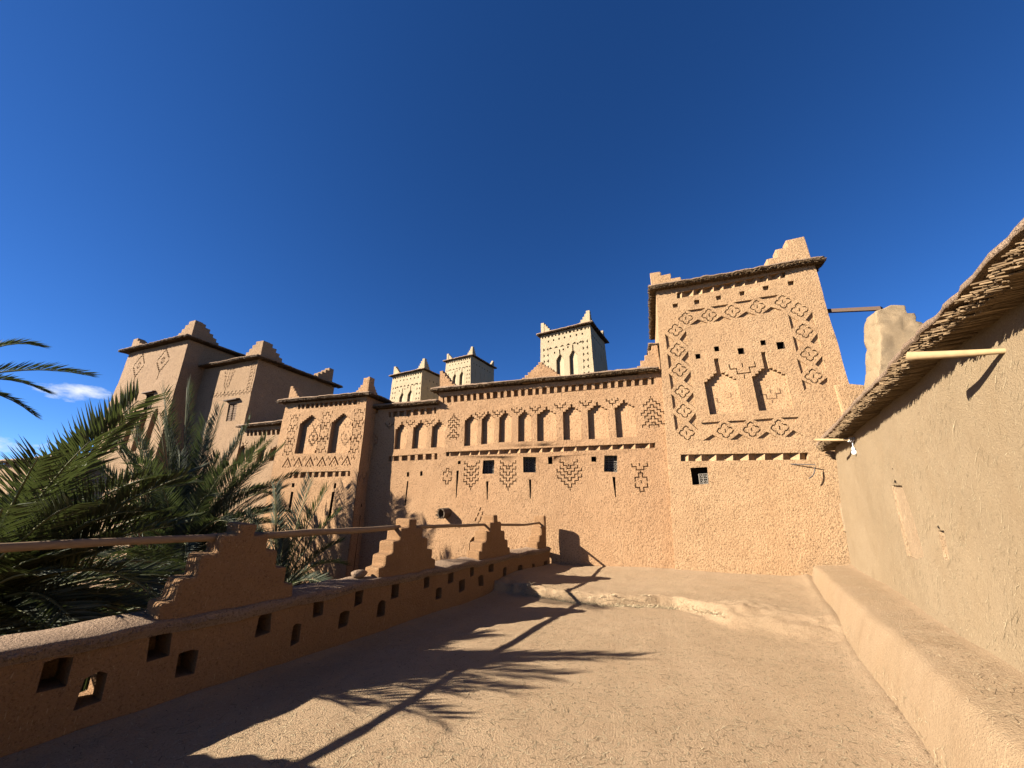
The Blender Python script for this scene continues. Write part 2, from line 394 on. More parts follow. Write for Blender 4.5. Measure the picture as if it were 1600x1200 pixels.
# ---- eaves of reed and mud
def eave(parent, ring, z, over=0.28, thick_=0.07, mud_m=None, reed_m=None, spacing=0.03, edges=None, layers=2, sag=0.02, back_set=0.0, rr=1.0):
    """ring: plan corners, counter-clockwise; a mud slab on a fringe of reeds that stick out past the wall"""
    n = len(ring); c = sum((Vector((p[0], p[1])) for p in ring), Vector((0, 0)))/n
    outr = []
    for i in range(n):
        p = Vector(ring[i][:2]); a = (p-Vector(ring[i-1][:2])).normalized(); b = (Vector(ring[(i+1) % n][:2])-p).normalized()
        na = Vector((a.y, -a.x)); nb = Vector((b.y, -b.x)); outr.append(p+(na+nb)*over/(1+na.dot(nb)))
    loop = densify([tuple(p) for p in outr], 0.08)
    def zz(p): return z + sag*noise.noise(Vector((p[0]*0.7, p[1]*0.7, z)))*1.6 + 0.018*noise.noise(Vector((p[0]*5, p[1]*5, z))) + 0.012*noise.noise(Vector((p[0]*14, p[1]*14, z)))
    top = []; bot = []; inn = []
    for p in loop:
        d = (c-Vector(p)).normalized(); jx = 0.03*noise.noise(Vector((p[0]*4, p[1]*4, 3.3)))+0.02*noise.noise(Vector((p[0]*13, p[1]*13, 1.3)))
        q = Vector(p)+d*jx; h = zz(p)
        bot.append(Vector((q.x, q.y, h+0.012))); top.append(Vector((q.x+d.x*0.02, q.y+d.y*0.02, h+thick_*0.75)))
        inn.append(Vector((q.x+d.x*0.22, q.y+d.y*0.22, h+thick_+0.05)))
    k = len(loop); V = bot+top+inn+[Vector((c.x, c.y, z+0.1)), Vector((c.x, c.y, z+0.012))]
    fs = []
    for i in range(k):
        j = (i+1) % k
        fs += [(i, j, k+j, k+i), (k+i, k+j, 2*k+j, 2*k+i), (2*k+i, 2*k+j, 3*k), (j, i, 3*k+1)]
    e = obj('eave', V, fs, mud_m, parent, True)
    mb = MB()
    for i in (edges if edges is not None else range(n)):
        A = outr[i]; B = outr[(i+1) % n]; d = (B-A).normalized(); o = Vector((d.y, -d.x)); Ln = (B-A).length; s = 0.02
        while s < Ln:
            for ly in range(layers):
                p = A+d*(s+random.uniform(-.4, .4)*spacing); r = random.uniform(0.006, 0.013)*rr
                h = zz(p)-0.010-ly*0.022-random.uniform(0, .014)
                e1 = random.uniform(-0.03, 0.035)-ly*0.02-back_set*random.random()*2; sk = random.uniform(-.05, .05)
                p1 = p+o*e1+d*sk*0.3; p0 = p-o*(over+0.06)-d*sk
                dx = Vector((d.x, d.y, 0))*r; dz = Vector((0, 0, r)); a1 = Vector((p1.x, p1.y, h-random.uniform(0, .02))); a0 = Vector((p0.x, p0.y, h))
                mb.prism([a1-dx-dz, a1+dx-dz, a1+dx+dz, a1-dx+dz], [a0-dx-dz, a0+dx-dz, a0+dx+dz, a0-dx+dz])
            s += spacing
    rd = mb.build('reed_fringe', reed_m, e); stuff(rd)
    return e
def face_ring(F, a0, a1, b, depth, inset=0.0):
    q = [F.P(a0+inset, b), F.P(a1-inset, b), F.P(a1-inset, b, depth), F.P(a0+inset, b, depth)]
    return [(p.x, p.y) for p in q], q[0].z

# ---- stepped merlons
def stepped(name, parent, base, d, prof, t, m, bev=0.03, k=1.0, rnd=0.012, rough=0.0):
    """prof: silhouette polygon (along, up); base: plan start; d: direction; t: thickness"""
    base = Vector(base); d = Vector((d[0], d[1], 0)).normalized(); n = Vector((d.y, -d.x, 0))
    prof = [(a+random.uniform(-rnd, rnd), h+(random.uniform(-rnd, rnd) if h > 0 else 0)) for a, h in prof]
    bm = bmesh.new(); f = [bm.verts.new(base+d*a+Vector((0, 0, h))+n*t/2) for a, h in prof]; g = [bm.verts.new(base+d*a+Vector((0, 0, h))-n*t/2) for a, h in prof]
    bm.faces.new(f); bm.faces.new(g[::-1]); q = len(prof)
    for i in range(q): bm.faces.new((f[i], f[(i+1) % q], g[(i+1) % q], g[i]))
    bmesh.ops.recalc_face_normals(bm, faces=bm.faces)
    if bev: bmesh.ops.bevel(bm, geom=list(bm.edges), offset=bev, segments=2, profile=0.6, affect='EDGES', clamp_overlap=True)
    bmesh.ops.triangulate(bm, faces=[x for x in bm.faces if len(x.verts) > 4])
    if rough:
        bmesh.ops.triangulate(bm, faces=bm.faces)
        for _ in range(4): bmesh.ops.subdivide_edges(bm, edges=[e_ for e_ in bm.edges if e_.calc_length() > .13], cuts=1)
        bmesh.ops.triangulate(bm, faces=[f_ for f_ in bm.faces if len(f_.verts) > 3])
        for v in bm.verts: v.co += noise.noise_vector(v.co*5)*rough+noise.noise_vector(v.co*13)*rough*.6
        for f_ in bm.faces: f_.smooth = True
    for v in bm.verts: v.co = warp(v.co, k)
    me = bpy.data.meshes.new(name); bm.to_mesh(me); bm.free(); me.materials.append(m)
    o = bpy.data.objects.new(name, me); COL.objects.link(o)
    if parent: o.parent = parent
    return o
def stair_prof(widths, heights, foot=-0.1):
    """tall end at 0, stepping down along +"""
    p = [(0, foot)]; x = 0; pts = [(0, heights[0])]
    for i, wd in enumerate(widths):
        x += wd; pts.append((x, heights[i]))
        pts.append((x, heights[i+1] if i+1 < len(heights) else foot))
    return p+pts
def pyramid_prof(half, heights, foot=-0.1):
    """half widths from the top down"""
    r = []
    for i, (hw, h) in enumerate(zip(half, heights)):
        r += [(hw, h)]; r += [(hw, heights[i+1] if i+1 < len(heights) else foot)]
    return [(-a, h) for a, h in r[::-1]]+r

# ================================================================== THE SETTING
PD = Vector((0.25, 1, 0)).normalized()                     # the way the terrace runs
def par_x(y): return -4.8+0.25*y
def wall_x(y): return 1.45+0.265*y
def step_y(x):
    return 8.05 + 0.1*math.sin(x*2.1) - (0.0 if x < 0.6 else 0.95*min(1, (x-0.6)/0.7))
def floor_z(x, y):
    s = y-step_y(x)+.05*noise.noise(Vector((x*5, y*2, 1)))+.02*noise.noise(Vector((x*17, y*9, 1))); wdt = 0.035 if x < 0.6 else min(0.75, 0.035+(x-0.6)*1.1)
    t = max(0, min(1, s/wdt+0.5)); t = t*t*(3-2*t); z = 0.17*t
    z += 0.09*max(0, min(1, (y-8.6)/2.0))
    m = math.exp(-(((x+2.45)/0.75)**2+((y-8.9)/1.1)**2)); z += 0.12*m           # earth heaped against the parapet foot
    m = math.exp(-(((x-1.55)/0.6)**2+((y-7.6)/0.4)**2)); z += m*(.05+.05*noise.noise(Vector((x*5, y*5, 3)))+.03*noise.noise(Vector((x*12, y*12, 3))))
    dl = abs(x-par_x(y)); z += 0.05*math.exp(-dl/0.12); dr = abs(x-(0.80+0.25*y)); z += 0.05*math.exp(-dr/0.10)
    z += 0.035*noise.noise(Vector((x*0.5, y*0.5, 0)))+0.012*noise.noise(Vector((x*2.2, y*2.2, 4)))+0.005*noise.noise(Vector((x*8, y*8, 2)))
    s += .06*noise.noise(Vector((x*4, y*1.5, 6))); z += 0.05*math.exp(-(s/.16)**2)*noise.noise(Vector((x*3.1, y*3.1, 8)))+0.02*math.exp(-(s/.3)**2)*noise.noise(Vector((x*9, y*9, 8)))
    return z
g = 900; gv = []; gf = []
ks = [-4000, -1500, -600, -250, -120, -60, -30, -15, 0, 15, 30, 60, 120, 250, 600, 1500, 4000]
for j in ks:
    for i in ks: gv.append((i, j, -6.0))
q = len(ks)
for j in range(q-1):
    for i in range(q-1): gf.append((j*q+i, j*q+i+1, (j+1)*q+i+1, (j+1)*q+i))
struct(obj('ground', gv, gf, M['ground']))
nx = 130; ys = [-4.5+.09*i for i in range(120)]+[6.3+.022*i for i in range(110)]+[8.72+.06*i for i in range(39)]; ny = len(ys)-1; fv = []; ff = []
for j in range(ny+1):
    y = ys[j]
    x0 = par_x(y)-0.03; x1 = wall_x(y)+0.1
    for i in range(nx+1):
        x = x0+(x1-x0)*i/nx; fv.append((x, y, floor_z(x, y)))
for j in range(ny):
    for i in range(nx): a = j*(nx+1)+i; ff.append((a, a+1, a+nx+2, a+nx+1))
struct(obj('terrace_floor', fv, ff, M['floor'], None, True))

# ================================================================== LEFT PARAPET with merlons and pole rail
pw = root('parapet_wall', 'low brown mud parapet with stepped merlons and two rows of square openings', 'wall')
FP = Face((-4.8, 0, 0), (PD.x, PD.y), 0.0)
L0, L1 = -4.5, 10.95
hl = [(88,1050,42,40),(147,1075,38,44),(252,1007,34,36),(295,1033,30,34),(411,974,20,30),(459,991,15,28),(494,951,16,24),(535,969,14,25),(561,935,13,22),(595,953,12,24),
      (618,924,12,21),(666,911,9,16),(686,926,9,18),(705,903,8,14),(721,915,8,18),(737,893,7,16),(752,908,8,16),(768,889,8,12),(790,895,5,13),(800,908,4,9),(813,890,6,11),(833,886,4,10),(852,881,6,8)]
for x, y, ww, hh in hl:
    a, b = FP.pick(x, y); a0 = FP.pick(x-ww/2, y)[0]; a1 = FP.pick(x+ww/2, y)[0]; b0 = FP.pick(x, y+hh/2)[1]; b1 = FP.pick(x, y-hh/2)[1]
    wd = min(max(a1-a0, 0.10), 0.24); ht = min(max(b1-b0, 0.10), 0.22); j = lambda: random.uniform(-.014, .014)
    FP.hole([[(a-wd/2+j(), b-ht/2+j()), (a+wd/2+j(), b-ht/2+j()), (a+wd/2+j(), b+ht/2+j()), (a+j(), b+ht/2+.012+j()), (a-wd/2+j(), b+ht/2+j())]], 0.36 if x == 147 else 0.335, 'square_opening', None, x == 147)
for a in (-0.3, 0.75):                                        # the rows go on beside and behind the camera
    FP.hole([rect(a, 0.45, 0.2, 0.18)], 0.27, 'square_opening'); FP.hole([rect(a+0.45, 0.27, 0.2, 0.18)], 0.27, 'square_opening')
FP.wall('wall', M['parapet'], [(L0, -6), (L1, -6), (L1, 0.64), (L0, 0.64)], 0.36, pw, grid=0.2)
# rounded coping, with the crumbly drip course under it
V = []; fs = []; sec = [(-0.012, 0.60), (-0.035, 0.655), (-0.030, 0.69), (0.0, 0.708), (0.16, 0.728), (0.36, 0.74), (0.41, 0.715), (0.40, 0.60)]
ns = 260
for i in range(ns+1):
    a = L0+(L1-L0)*i/ns
    for d, h in sec:
        p = FP.P(a, h, d); V.append(warp(p + noise.noise_vector(p*6)*0.014 + noise.noise_vector(p*2)*0.02))
for i in range(ns):
    for k in range(len(sec)-1): b = i*len(sec)+k; fs.append((b, b+1, b+len(sec)+1, b+len(sec)))
fs += [tuple(range(len(sec))), tuple(range(ns*len(sec), (ns+1)*len(sec)))[::-1]]
obj('coping', V, fs, M['coping'], pw, True)
mb = MB(); a = L0
while a < L1:
    p = warp(FP.P(a, 0.655+random.uniform(-.012, .012), -0.04)); r = random.uniform(.006, .017)
    if random.random() < 0.75:
        mb.tube([p-PD*r*1.4, p, p+PD*r*1.4], [r*.5, r, r*.5], 6)
    a += random.uniform(.02, .06)
stuff(mb.build('drip_course', M['coping'], pw))
tops = []
for yy in (-1.37, 1.03, 3.41, 5.79, 8.17):
    a = yy/PD.y; c = FP.P(a, 0, 0.18)
    h = random.uniform(-.02, .02)
    half = [0.085, 0.235, 0.37, 0.50, 0.60]; hs = [1.51+h, 1.385, 1.21, 1.02, 0.86]
    stepped('merlon', pw, (c.x, c.y, 0), PD, pyramid_prof(half, hs, 0.60), 0.31, M['parapet'], bev=0.035)
a = 10.5/PD.y; c = FP.P(a, 0, 0.18)
stepped('merlon', pw, (c.x, c.y, 0), -PD, stair_prof([0.13, 0.14, 0.13, 0.14], [1.50, 1.22, 1.02, 0.86], 0.60), 0.31, M['parapet'], bev=0.035)
def rail(y0, y1, z0, z1, r, lab, bend=0.03):
    p0 = FP.P(y0/PD.y, z0, 0.16); p1 = FP.P(y1/PD.y, z1, 0.16); pts = []; rs = []
    for i in range(13):
        t = i/12; p = p0.lerp(p1, t); p = p+Vector((0, 0, bend*math.sin(t*math.pi)*(1 if bend > 0 else 1)))+noise.noise_vector(p*1.7)*0.016; pts.append(p); rs.append(r*(1+0.14*noise.noise(p*3))*(1-0.12*t))
    mb = MB(); mb.tube(pts, rs, 10); o = mb.build('pole_rail', M['wood_grey'], None, True); tag(o, lab, 'rail', 'pole rails between the merlons')
rail(1.15, 3.28, 1.37, 1.37, 0.038, 'weathered pole rail leaving the picture beside the leaning palm fronds', 0.01)
rail(3.60, 5.66, 1.37, 1.375, 0.042, 'thick pale pole rail in front of dead palm thatch', -0.01)
rail(5.92, 8.05, 1.37, 1.335, 0.032, 'long straight pole rail in front of small arched opening', 0.0)
rail(8.28, 10.45, 1.335, 1.30, 0.030, 'thin sagging pole rail ending at the half merlon by the facade', -0.03)
rail(-1.2, 0.88, 1.37, 1.37, 0.038, 'weathered pole rail outside the picture behind the palm', 0.0)
st = bpy.data.meshes.new('loose_stone'); bm = bmesh.new(); bmesh.ops.create_icosphere(bm, subdivisions=2, radius=1)
for v in bm.verts: v.co = Vector((v.co.x*0.09, v.co.y*0.13, v.co.z*0.055))*(1+0.25*noise.noise(v.co*1.3))
for f in bm.faces: f.smooth = True
bm.to_mesh(st); bm.free(); st.materials.append(M['coping']); so = bpy.data.objects.new('loose_stone', st); COL.objects.link(so)
so.location = FP.P(5.02/PD.y, 0.785, 0.2); tag(so, 'rounded mud lump lying on the parapet coping beside a merlon', 'stone')

# ================================================================== MAIN FACADE
FA = Face((0, 10.9, 0), (1, 0))
fb = root('arcaded_building', 'long orange mud facade with a row of eight stepped arches under reed eave', 'building')
fm = M['facade']; pk = FA.pick
def c3(x, y): return pk(680+x/4.324, 560+y/4.324)          # coordinates measured on an enlargement
def c4(x, y): return pk(680+x/4.324, 700+y/4.324)
# arches: (left, right, bottom, spring, top of tick) on the enlargement
for l, r, bt, sp, tk in ((190,281,590,428,382),(308,396,583,420,362),(430,516,574,410,354),(560,648,566,400,348),(688,822,563,388,328),(870,995,551,372,310),(1040,1175,543,360,292),(1225,1364,532,345,275)):
    L_, B_ = c3(l, bt); R_ = c3(r, bt)[0]; S_ = c3(l, sp)[1]; T_ = c3((l+r)/2, tk)[1]
    FA.hole([arch(L_, R_, B_, S_, S_+(T_-S_)*0.66, 3, (T_-S_)*0.34)], 0.14, 'arched_niche')
for x, y in ((300,380),(420,366),(550,348),(672,335),(843,318),(1015,300),(1193,284)):
    a, b = c3(x, y); FA.hole(pocket(a, b, 0.155, 0.075), 0.055, 'carved_motif')
a, b = c3(124, 385); FA.hole(chevrons(a, b, [3, 3, 2, 3, 2], 0.075, 0.075, 0.155), 0.055, 'carved_motif')
a, b = c3(1458, 275); FA.hole(chevrons(a, b, [3, 4, 3, 4, 2], 0.085, 0.075, 0.165), 0.055, 'carved_motif')
corn = strip(FA, ((691.5,630),(1022,599.5),(1022,589),(691.5,619.5))); FA.hole([corn], 0.15, 'dentil_recess')
saw = strip(FA, ((696,712.8),(1024,700),(1024,692.4),(696,706))); FA.hole([saw], 0.15, 'dentil_recess')
def window(F, pts, name='window', depth=0.3): F.hole([pts], depth, name+'_reveal', M['black']); return pts
wins = []
for x0, y0, x1, y1 in ((322,85,400,176),(597,60,684,165),(1143,45,1232,156)):
    p = [c4(x0, y1), c4(x1, y1), c4(x1, y0), c4(x0, y0)]; window(FA, p); wins.append(p)
for x, y, s in ((160,97,.09),(783,83,.13),(1075,72,.13)):
    a, b = c4(x, y); FA.hole([rect(a, b, s, s*(1.5 if x == 783 else 1.1))], 0.25, 'square_hole', M['black'])
for x, y0, y1 in ((150,150,335),(355,228,352),(642,212,340),(1208,190,328)):
    a, b = c4(x, y0); a2, b2 = c4(x, y1); FA.hole([[(a-.035, b), (a-.012, b2), (a+.012, b2), (a+.04, b)]], 0.16, 'slit', M['black'])
a, b = c4(84, 140); FA.hole(diamond(a, c4(84, 185)[1], 2, 0.09, 0.10), 0.05, 'carved_motif')
for x, y, ks in ((240,262,[3,3,3,3]),(495,268,[3,3,3,3]),(915,262,[3,3,4,4])):
    a, b = c4(x, y); FA.hole(chevrons(a, b, ks[::-1], 0.095, 0.085, 0.17, up=False), 0.055, 'carved_motif')
a, b = c4(1382, 120); FA.hole(pocket(a, b, 0.2, 0.09)+diamond(a, c4(1388, 222)[1], 2, 0.1, 0.105), 0.05, 'carved_motif')
for x, y in ((303,412),(318,442),(288,450),(333,474),(304,478),(272,482),(320,505),(290,505)):
    a, b = c4(x, y); FA.hole([[(a-.035, b-.05), (a+.0, b-.05), (a+.035, b+.05), (a+.0, b+.05)]], 0.08, 'slanted_slot')
a0, b0 = pk(732, 866); a1, b1 = pk(764, 836); FA.hole([[(a0, b0-.3), (a1, b0-.3), (a1, b1-.25)]+[((a0+a1)/2+(a1-a0)/2*math.cos(t*math.pi/8), b1-.25+.25*math.sin(t*math.pi/8)) for t in range(1, 8)]+[(a0, b1-.25)]], 0.2, 'arched_niche')
# wing to the left, lower eave
def c9(x, y): return pk(600+x/9.23, 610+y/9.23)
for l, r, bt, sp, tk in ((138,310,850,590,460),(395,600,845,560,430),(665,862,828,545,425)):
    L_, B_ = c9(l, bt); R_ = c9(r, bt)[0]; S_ = c9(l, sp)[1]; T_ = c9((l+r)/2, tk)[1]
    FA.hole([arch(L_, R_, B_, S_, S_+(T_-S_)*0.66, 3, (T_-S_)*0.34)], 0.14, 'arched_niche')
for x, y in ((378,465),(655,445),(80,500)):
    a, b = c9(x, y); FA.hole(pocket(a, b, 0.15, 0.075), 0.055, 'carved_motif')
wc = strip(FA, ((608,652.5),(680.5,646.5),(680.5,637),(608,644))); FA.hole([wc], 0.14, 'dentil_recess')
ws = strip(FA, ((607,721),(683,718),(683,708.5),(607,713))); FA.hole([ws], 0.14, 'dentil_recess')
for x, y0, y1 in ((637,738,745),(658,737,744)):
    a, b = pk(x, y0); a2, b2 = pk(x, y1); FA.hole([[(a-.04, b2), (a+.04, b2), (a+.04, b), (a-.04, b)]], 0.2, 'square_hole', M['black'])
a, b = pk(636, 752); a2, b2 = pk(632, 790); FA.hole([[(a-.035, b2), (a+.01, b2), (a+.035, b), (a-.02, b)]], 0.16, 'slit', M['black'])
a, b = pk(589, 642); FA.hole([rect(a, b, .13, .2)], 0.2, 'square_hole', M['black'])
a, b = pk(584, 688); FA.hole(diamond(a, b, 2, 0.085, 0.085), 0.05, 'carved_motif')
wl = FA.wall('wall', fm, [(-8.2, -6), (0.95, -6), (1.25, 5.28), (-5.76, 5.28), (-5.76, 4.86), (-8.2, 4.86)], 5.0, fb)
dentils(FA, wl, corn, 29, 0.15, 'fin', 0.40, fm); dentils(FA, wl, saw, 19, 0.15, 'tooth', 1.0, fm)
dentils(FA, wl, wc, 7, 0.14, 'fin', 0.30, fm); dentils(FA, wl, ws, 6, 0.14, 'fin', 0.32, fm)
def grille(F, p, d, parent, n=3, m=None, broken=0.0):
    bl, br, tr, tl = [Vector(q) for q in p]; g = MB()
    for i in range(n+1):
        t = min(max(i/n, .03), .97)
        for A, B in ((bl.lerp(br, t), tl.lerp(tr, t)), (bl.lerp(tl, t), br.lerp(tr, t))):
            g.tube([warp(F.P(A.x, A.y, d)), warp(F.P(B.x, B.y, d))], 0.011, 5)
    for i in range(n):
        for k in range(n):
            c = bl.lerp(br, (i+.5)/n).lerp(tl.lerp(tr, (i+.5)/n), (k+.5)/n); rr = min((br-bl).length, (tl-bl).length)/n*0.27
            g.tube([warp(F.P(c.x+rr*math.cos(t), c.y+rr*math.sin(t), d)) for t in [x*math.pi/4 for x in range(9)]], 0.009, 4)
    return g.build('grille', m or M['grille'], parent)
for h_ in [c for c in wl.children if c.name.startswith('window_reveal')]: h_.name = 'window'
for p, h_ in zip(wins, [c for c in wl.children if c.name.startswith('window')]): grille(FA, p, 0.17, wl)
eave(fb, [(-5.78, 10.9), (0.86, 10.9), (0.86, 15.8), (-5.78, 15.8)], 5.36, 0.20, 0.06, M['coping'], M['reed'], edges=[0, 3])
eave(fb, [(-8.2, 10.9), (-5.9, 10.9), (-5.9, 15.7), (-8.2, 15.7)], 4.94, 0.20, 0.08, M['coping'], M['reed'], edges=[0])
c = on_plane(846, 592, (0, 11.0, 0), (0, 1, 0))
stepped('merlon', fb, (c.x, 11.0, 5.42), (1, 0), pyramid_prof([.07,.14,.22,.31,.40,.49,.58], [.52,.45,.38,.31,.24,.16,.08]), 0.3, fm, 0.015)
stepped('merlon', fb, (-5.72, 11.0, 5.42), (1, 0), stair_prof([.11,.09,.09,.09,.09,.09], [.60,.50,.40,.30,.2,.1]), 0.3, fm, 0.015)
stepped('merlon', fb, (1.12, 11.05, 5.40), (-1, 0), stair_prof([.16,.12,.11,.12,.12], [.70,.58,.44,.30,.16]), 0.3, fm, 0.015)

# drain spout: hollow log end
mb = MB(); c0 = FA.P(*pk(699, 801)); ax = Vector((-0.35, -1, -0.10)).normalized()
mb.tube([c0-ax*0.1, c0+ax*0.26], [0.14, 0.15], 14, False); mb.tube([c0-ax*0.1, c0+ax*0.26], [0.105, 0.115], 14, False)
b_ = len(mb.v)
for k in range(14): mb.f.append((14+k, 14+(k+1) % 14, b_-14+(k+1) % 14, b_-14+k))
for k in range(26):
    t = random.uniform(0, 6.28); p = c0+ax*0.25+Vector((math.cos(t)*.12, 0, math.sin(t)*.12)); mb.tube([p, p+ax*random.uniform(.02, .09)+Vector((random.uniform(-.03, .03), 0, random.uniform(-.03, .03)))], 0.009, 4)
tag(mb.build('drain_spout', M['trunk']), 'round hollow log drain spout sticking out of the facade', 'spout')

# ================================================================== GATE BLOCK
FG = Face((0, 10.4, 0), (1, 0)); gb = root('gate_block', 'projecting mud block with two tall arches between carved columns', 'building')
gk = FG.pick
gniche = []
def cg(x, y): return gk(420+x/7.5, 600+y/7.5)
for l, r, bt, sp, tk in ((305,530,830,480,362),(678,905,815,455,335)):
    L_, B_ = cg(l, bt); L2, S_ = cg(l+62, sp); A_, T_ = cg(l+200, tk); R_ = 2*A_-L2+0.02; L_ = (L_+L2)/2
    FG.hole([arch(L_, R_, B_, S_, S_+(T_-S_)*0.85, 5, (T_-S_)*0.15, 0.1)], 0.17, 'arched_niche'); gniche.append((L_, R_-L_, .17, (B_+S_)/2, S_))
for cols in (((300,440),(268,600),(238,755)),((675,400),(648,565),(617,715)),((1058,375),(1028,540),(1000,715))):
    ms = []
    for i, (x, y) in enumerate(cols):
        a, b = cg(x, y); ms += diamond(a, b, 2, 0.10, 0.105, 0.028)
        for sgn in (-1, 1): ms += [rect(a+sgn*0.2, b+0.21, 0.026, 0.09), rect(a+sgn*0.2, b-0.22, 0.026, 0.09)]
    FG.hole(ms, 0.05, 'carved_motif')
zz = []
a0, b0 = cg(185, 930); a1, b1 = cg(1020, 900)
nzg = 12
for i in range(nzg):
    t = (i+.5)/nzg; a = a0+(a1-a0)*t; b = b0+(b1-b0)*t; wv = (a1-a0)/nzg
    if i % 2 == 0: zz += [thick([(a-wv*.72, b-.13), (a, b+.14), (a+wv*.72, b-.13)], 0.045), rect(a, b-.03, .03, .09), rect(a-wv*.28, b-.13, .03, .07), rect(a+wv*.28, b-.13, .03, .07)]
    else: zz += [rect(a, b+.13, .03, .1), rect(a-wv*.25, b+.08, .03, .08), rect(a+wv*.25, b+.08, .03, .08)]
FG.hole(zz, 0.05, 'carved_motif')
gc = strip(FG, ((465.5,640),(562.5,631),(562.5,623.5),(465.5,632.5))); FG.hole([gc], 0.13, 'dentil_recess')
gs = strip(FG, ((452,748),(547,744.5),(547,736),(455,738.5))); FG.hole([gs], 0.13, 'dentil_recess')
for x, y0, y1 in ((459,755,761),(457,768,800),(524,755,763),(521,768,810)):
    a, b = gk(x, y0); a2, b2 = gk(x, y1); FG.hole([[(a-.05, b2), (a+.05, b2), (a+.05, b), (a-.05, b)]], 0.2, 'slit', M['black'])
gw = FG.wall('wall', fm, [(-11.75, -6), (-8.12, -6), (-8.12, 5.22), (-11.52, 5.22)], 3.2, gb)
dentils(FG, gw, gc, 13, 0.13, 'fin', 0.3, fm); dentils(FG, gw, gs, 9, 0.13, 'fin', 0.32, fm)
for lo, wd, dep, mid_, sp_ in gniche:
    niche_motif(FG, diamond(lo+wd*.64, mid_+.05, 3, .075, .085, .02, False)+diamond(lo+wd*.64, mid_+.05, 1, .07, .07, .02)+pocket(lo+wd*.66, sp_-.05, .15, .09, .02), lo, wd, dep, gw)
# narrow return wall facing right
FGS = Face((-8.095, 10.4, 0), (0, 1))
FGS.hole([arch(0.13, 0.40, 3.05, 4.35, 4.62, 3, 0.03)], 0.1, 'arched_niche')
FGS.hole([rect(0.28, 1.75, .09, .1)], 0.1, 'square_hole', M['black']); FGS.hole([rect(0.30, 0.6, .05, 1.7)], 0.1, 'slit', M['black'])
FGS.hole([thick([(0.05, 2.48), (0.16, 2.75), (0.27, 2.48), (0.38, 2.75), (0.47, 2.5)], 0.04)], 0.04, 'carved_motif')
FGS.wall('side_wall', fm, [(0.004, -6), (0.53, -6), (0.53, 4.84), (0.004, 5.2)], 0.0, gb, back=False)
eave(gb, [(-11.55, 10.4), (-8.1, 10.4), (-8.1, 13.5), (-11.55, 13.5)], 5.29, 0.20, 0.06, M['coping'], M['reed2'], edges=[0, 1, 3])
stepped('merlon', gb, (-8.08, 10.5, 5.36), (-1, 0), stair_prof([.09,.08,.08,.08,.08,.08], [.54,.46,.37,.28,.19,.10]), 0.28, fm, 0.015)
stepped('merlon', gb, (-8.22, 10.4, 5.36), (0, 1), stair_prof([.09,.08,.08,.08,.08,.08], [.535,.455,.365,.275,.185,.10]), 0.279, fm, 0.015)
stepped('merlon', gb, (-11.42, 10.5, 5.36), (1, 0), stair_prof([.12,.08,.08,.08,.08], [.48,.38,.29,.19,.10]), 0.28, fm, 0.015)

# ================================================================== LEFT RANGE: low wing, two big towers, all turned a little
ang = R(4.3); LU = Vector((math.cos(ang), -math.sin(ang), 0)); lm = M['left']
FL = Face((-10.8, 11.2, 0), LU); lb = root('low_wing', 'low mud wing with small stepped arches between tower and gate block', 'building')
lk = FL.pick
for l, r, bt in ((366,382,722),(383,399,722),(400,416,722),(420,440,720)):
    L_, B_ = lk(l, bt); R_ = lk(r, bt)[0]; T_ = lk(l, bt-24)[1]
    FL.hole([arch(L_, R_, B_, T_-.18, T_, 3, 0.06)], 0.16, 'arched_niche')
for x, y in ((383,693),(402,691),(421,689),(441,688)):
    a, b = lk(x, y); FL.hole(pocket(a, b, .15, .085), 0.05, 'carved_motif')
lc = strip(FL, ((386,681.5),(449,677.5),(449,669.5),(386,672.5))); FL.hole([lc], 0.13, 'dentil_recess')
a_l = lk(384, 668)[0]
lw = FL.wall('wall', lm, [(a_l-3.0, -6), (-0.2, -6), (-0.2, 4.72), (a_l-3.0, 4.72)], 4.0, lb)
dentils(FL, lw, lc, 9, 0.13, 'fin', 0.3, lm)
rg, z_ = face_ring(FL, a_l, -0.2, 4.78, 3.8); eave(lb, rg, 4.78, 0.25, 0.06, M['coping'], M['reed2'], edges=[0])

def big_tower(F, a0, a1, top, depth, bat, parent, m, holes, eave_over=0.3):
    holes()
    wl = F.wall('wall', m, [(a0-bat, -6.0), (a1+bat*.6, -6.0), (a1, top), (a0, top)], depth, parent, grid=0.4)
    rg, z_ = face_ring(F, a0, a1, top, depth); eave(parent, rg, z_+0.06, eave_over, 0.06, M['coping'], M['reed2'], edges=[0, 1, 3])
    return wl
def corner_merlon(F, parent, a, b, sgn, d, wd, hs, m, t=0.32, along=True):
    """stepping away from a corner along the wall and back along the side"""
    p = F.P(a, b, 0.17); stepped('merlon', parent, (p.x, p.y, p.z), F.u*(-sgn), stair_prof(wd, hs), t, m, 0.02)
    if along:
        p = F.P(a-sgn*t/2, b, 0.03); nb = -F.n; stepped('merlon', parent, (p.x, p.y, p.z-0.004), (nb.x, nb.y), stair_prof([w_*1.02 for w_ in wd], [h-0.006 for h in hs]), t-0.004, m, 0.02)
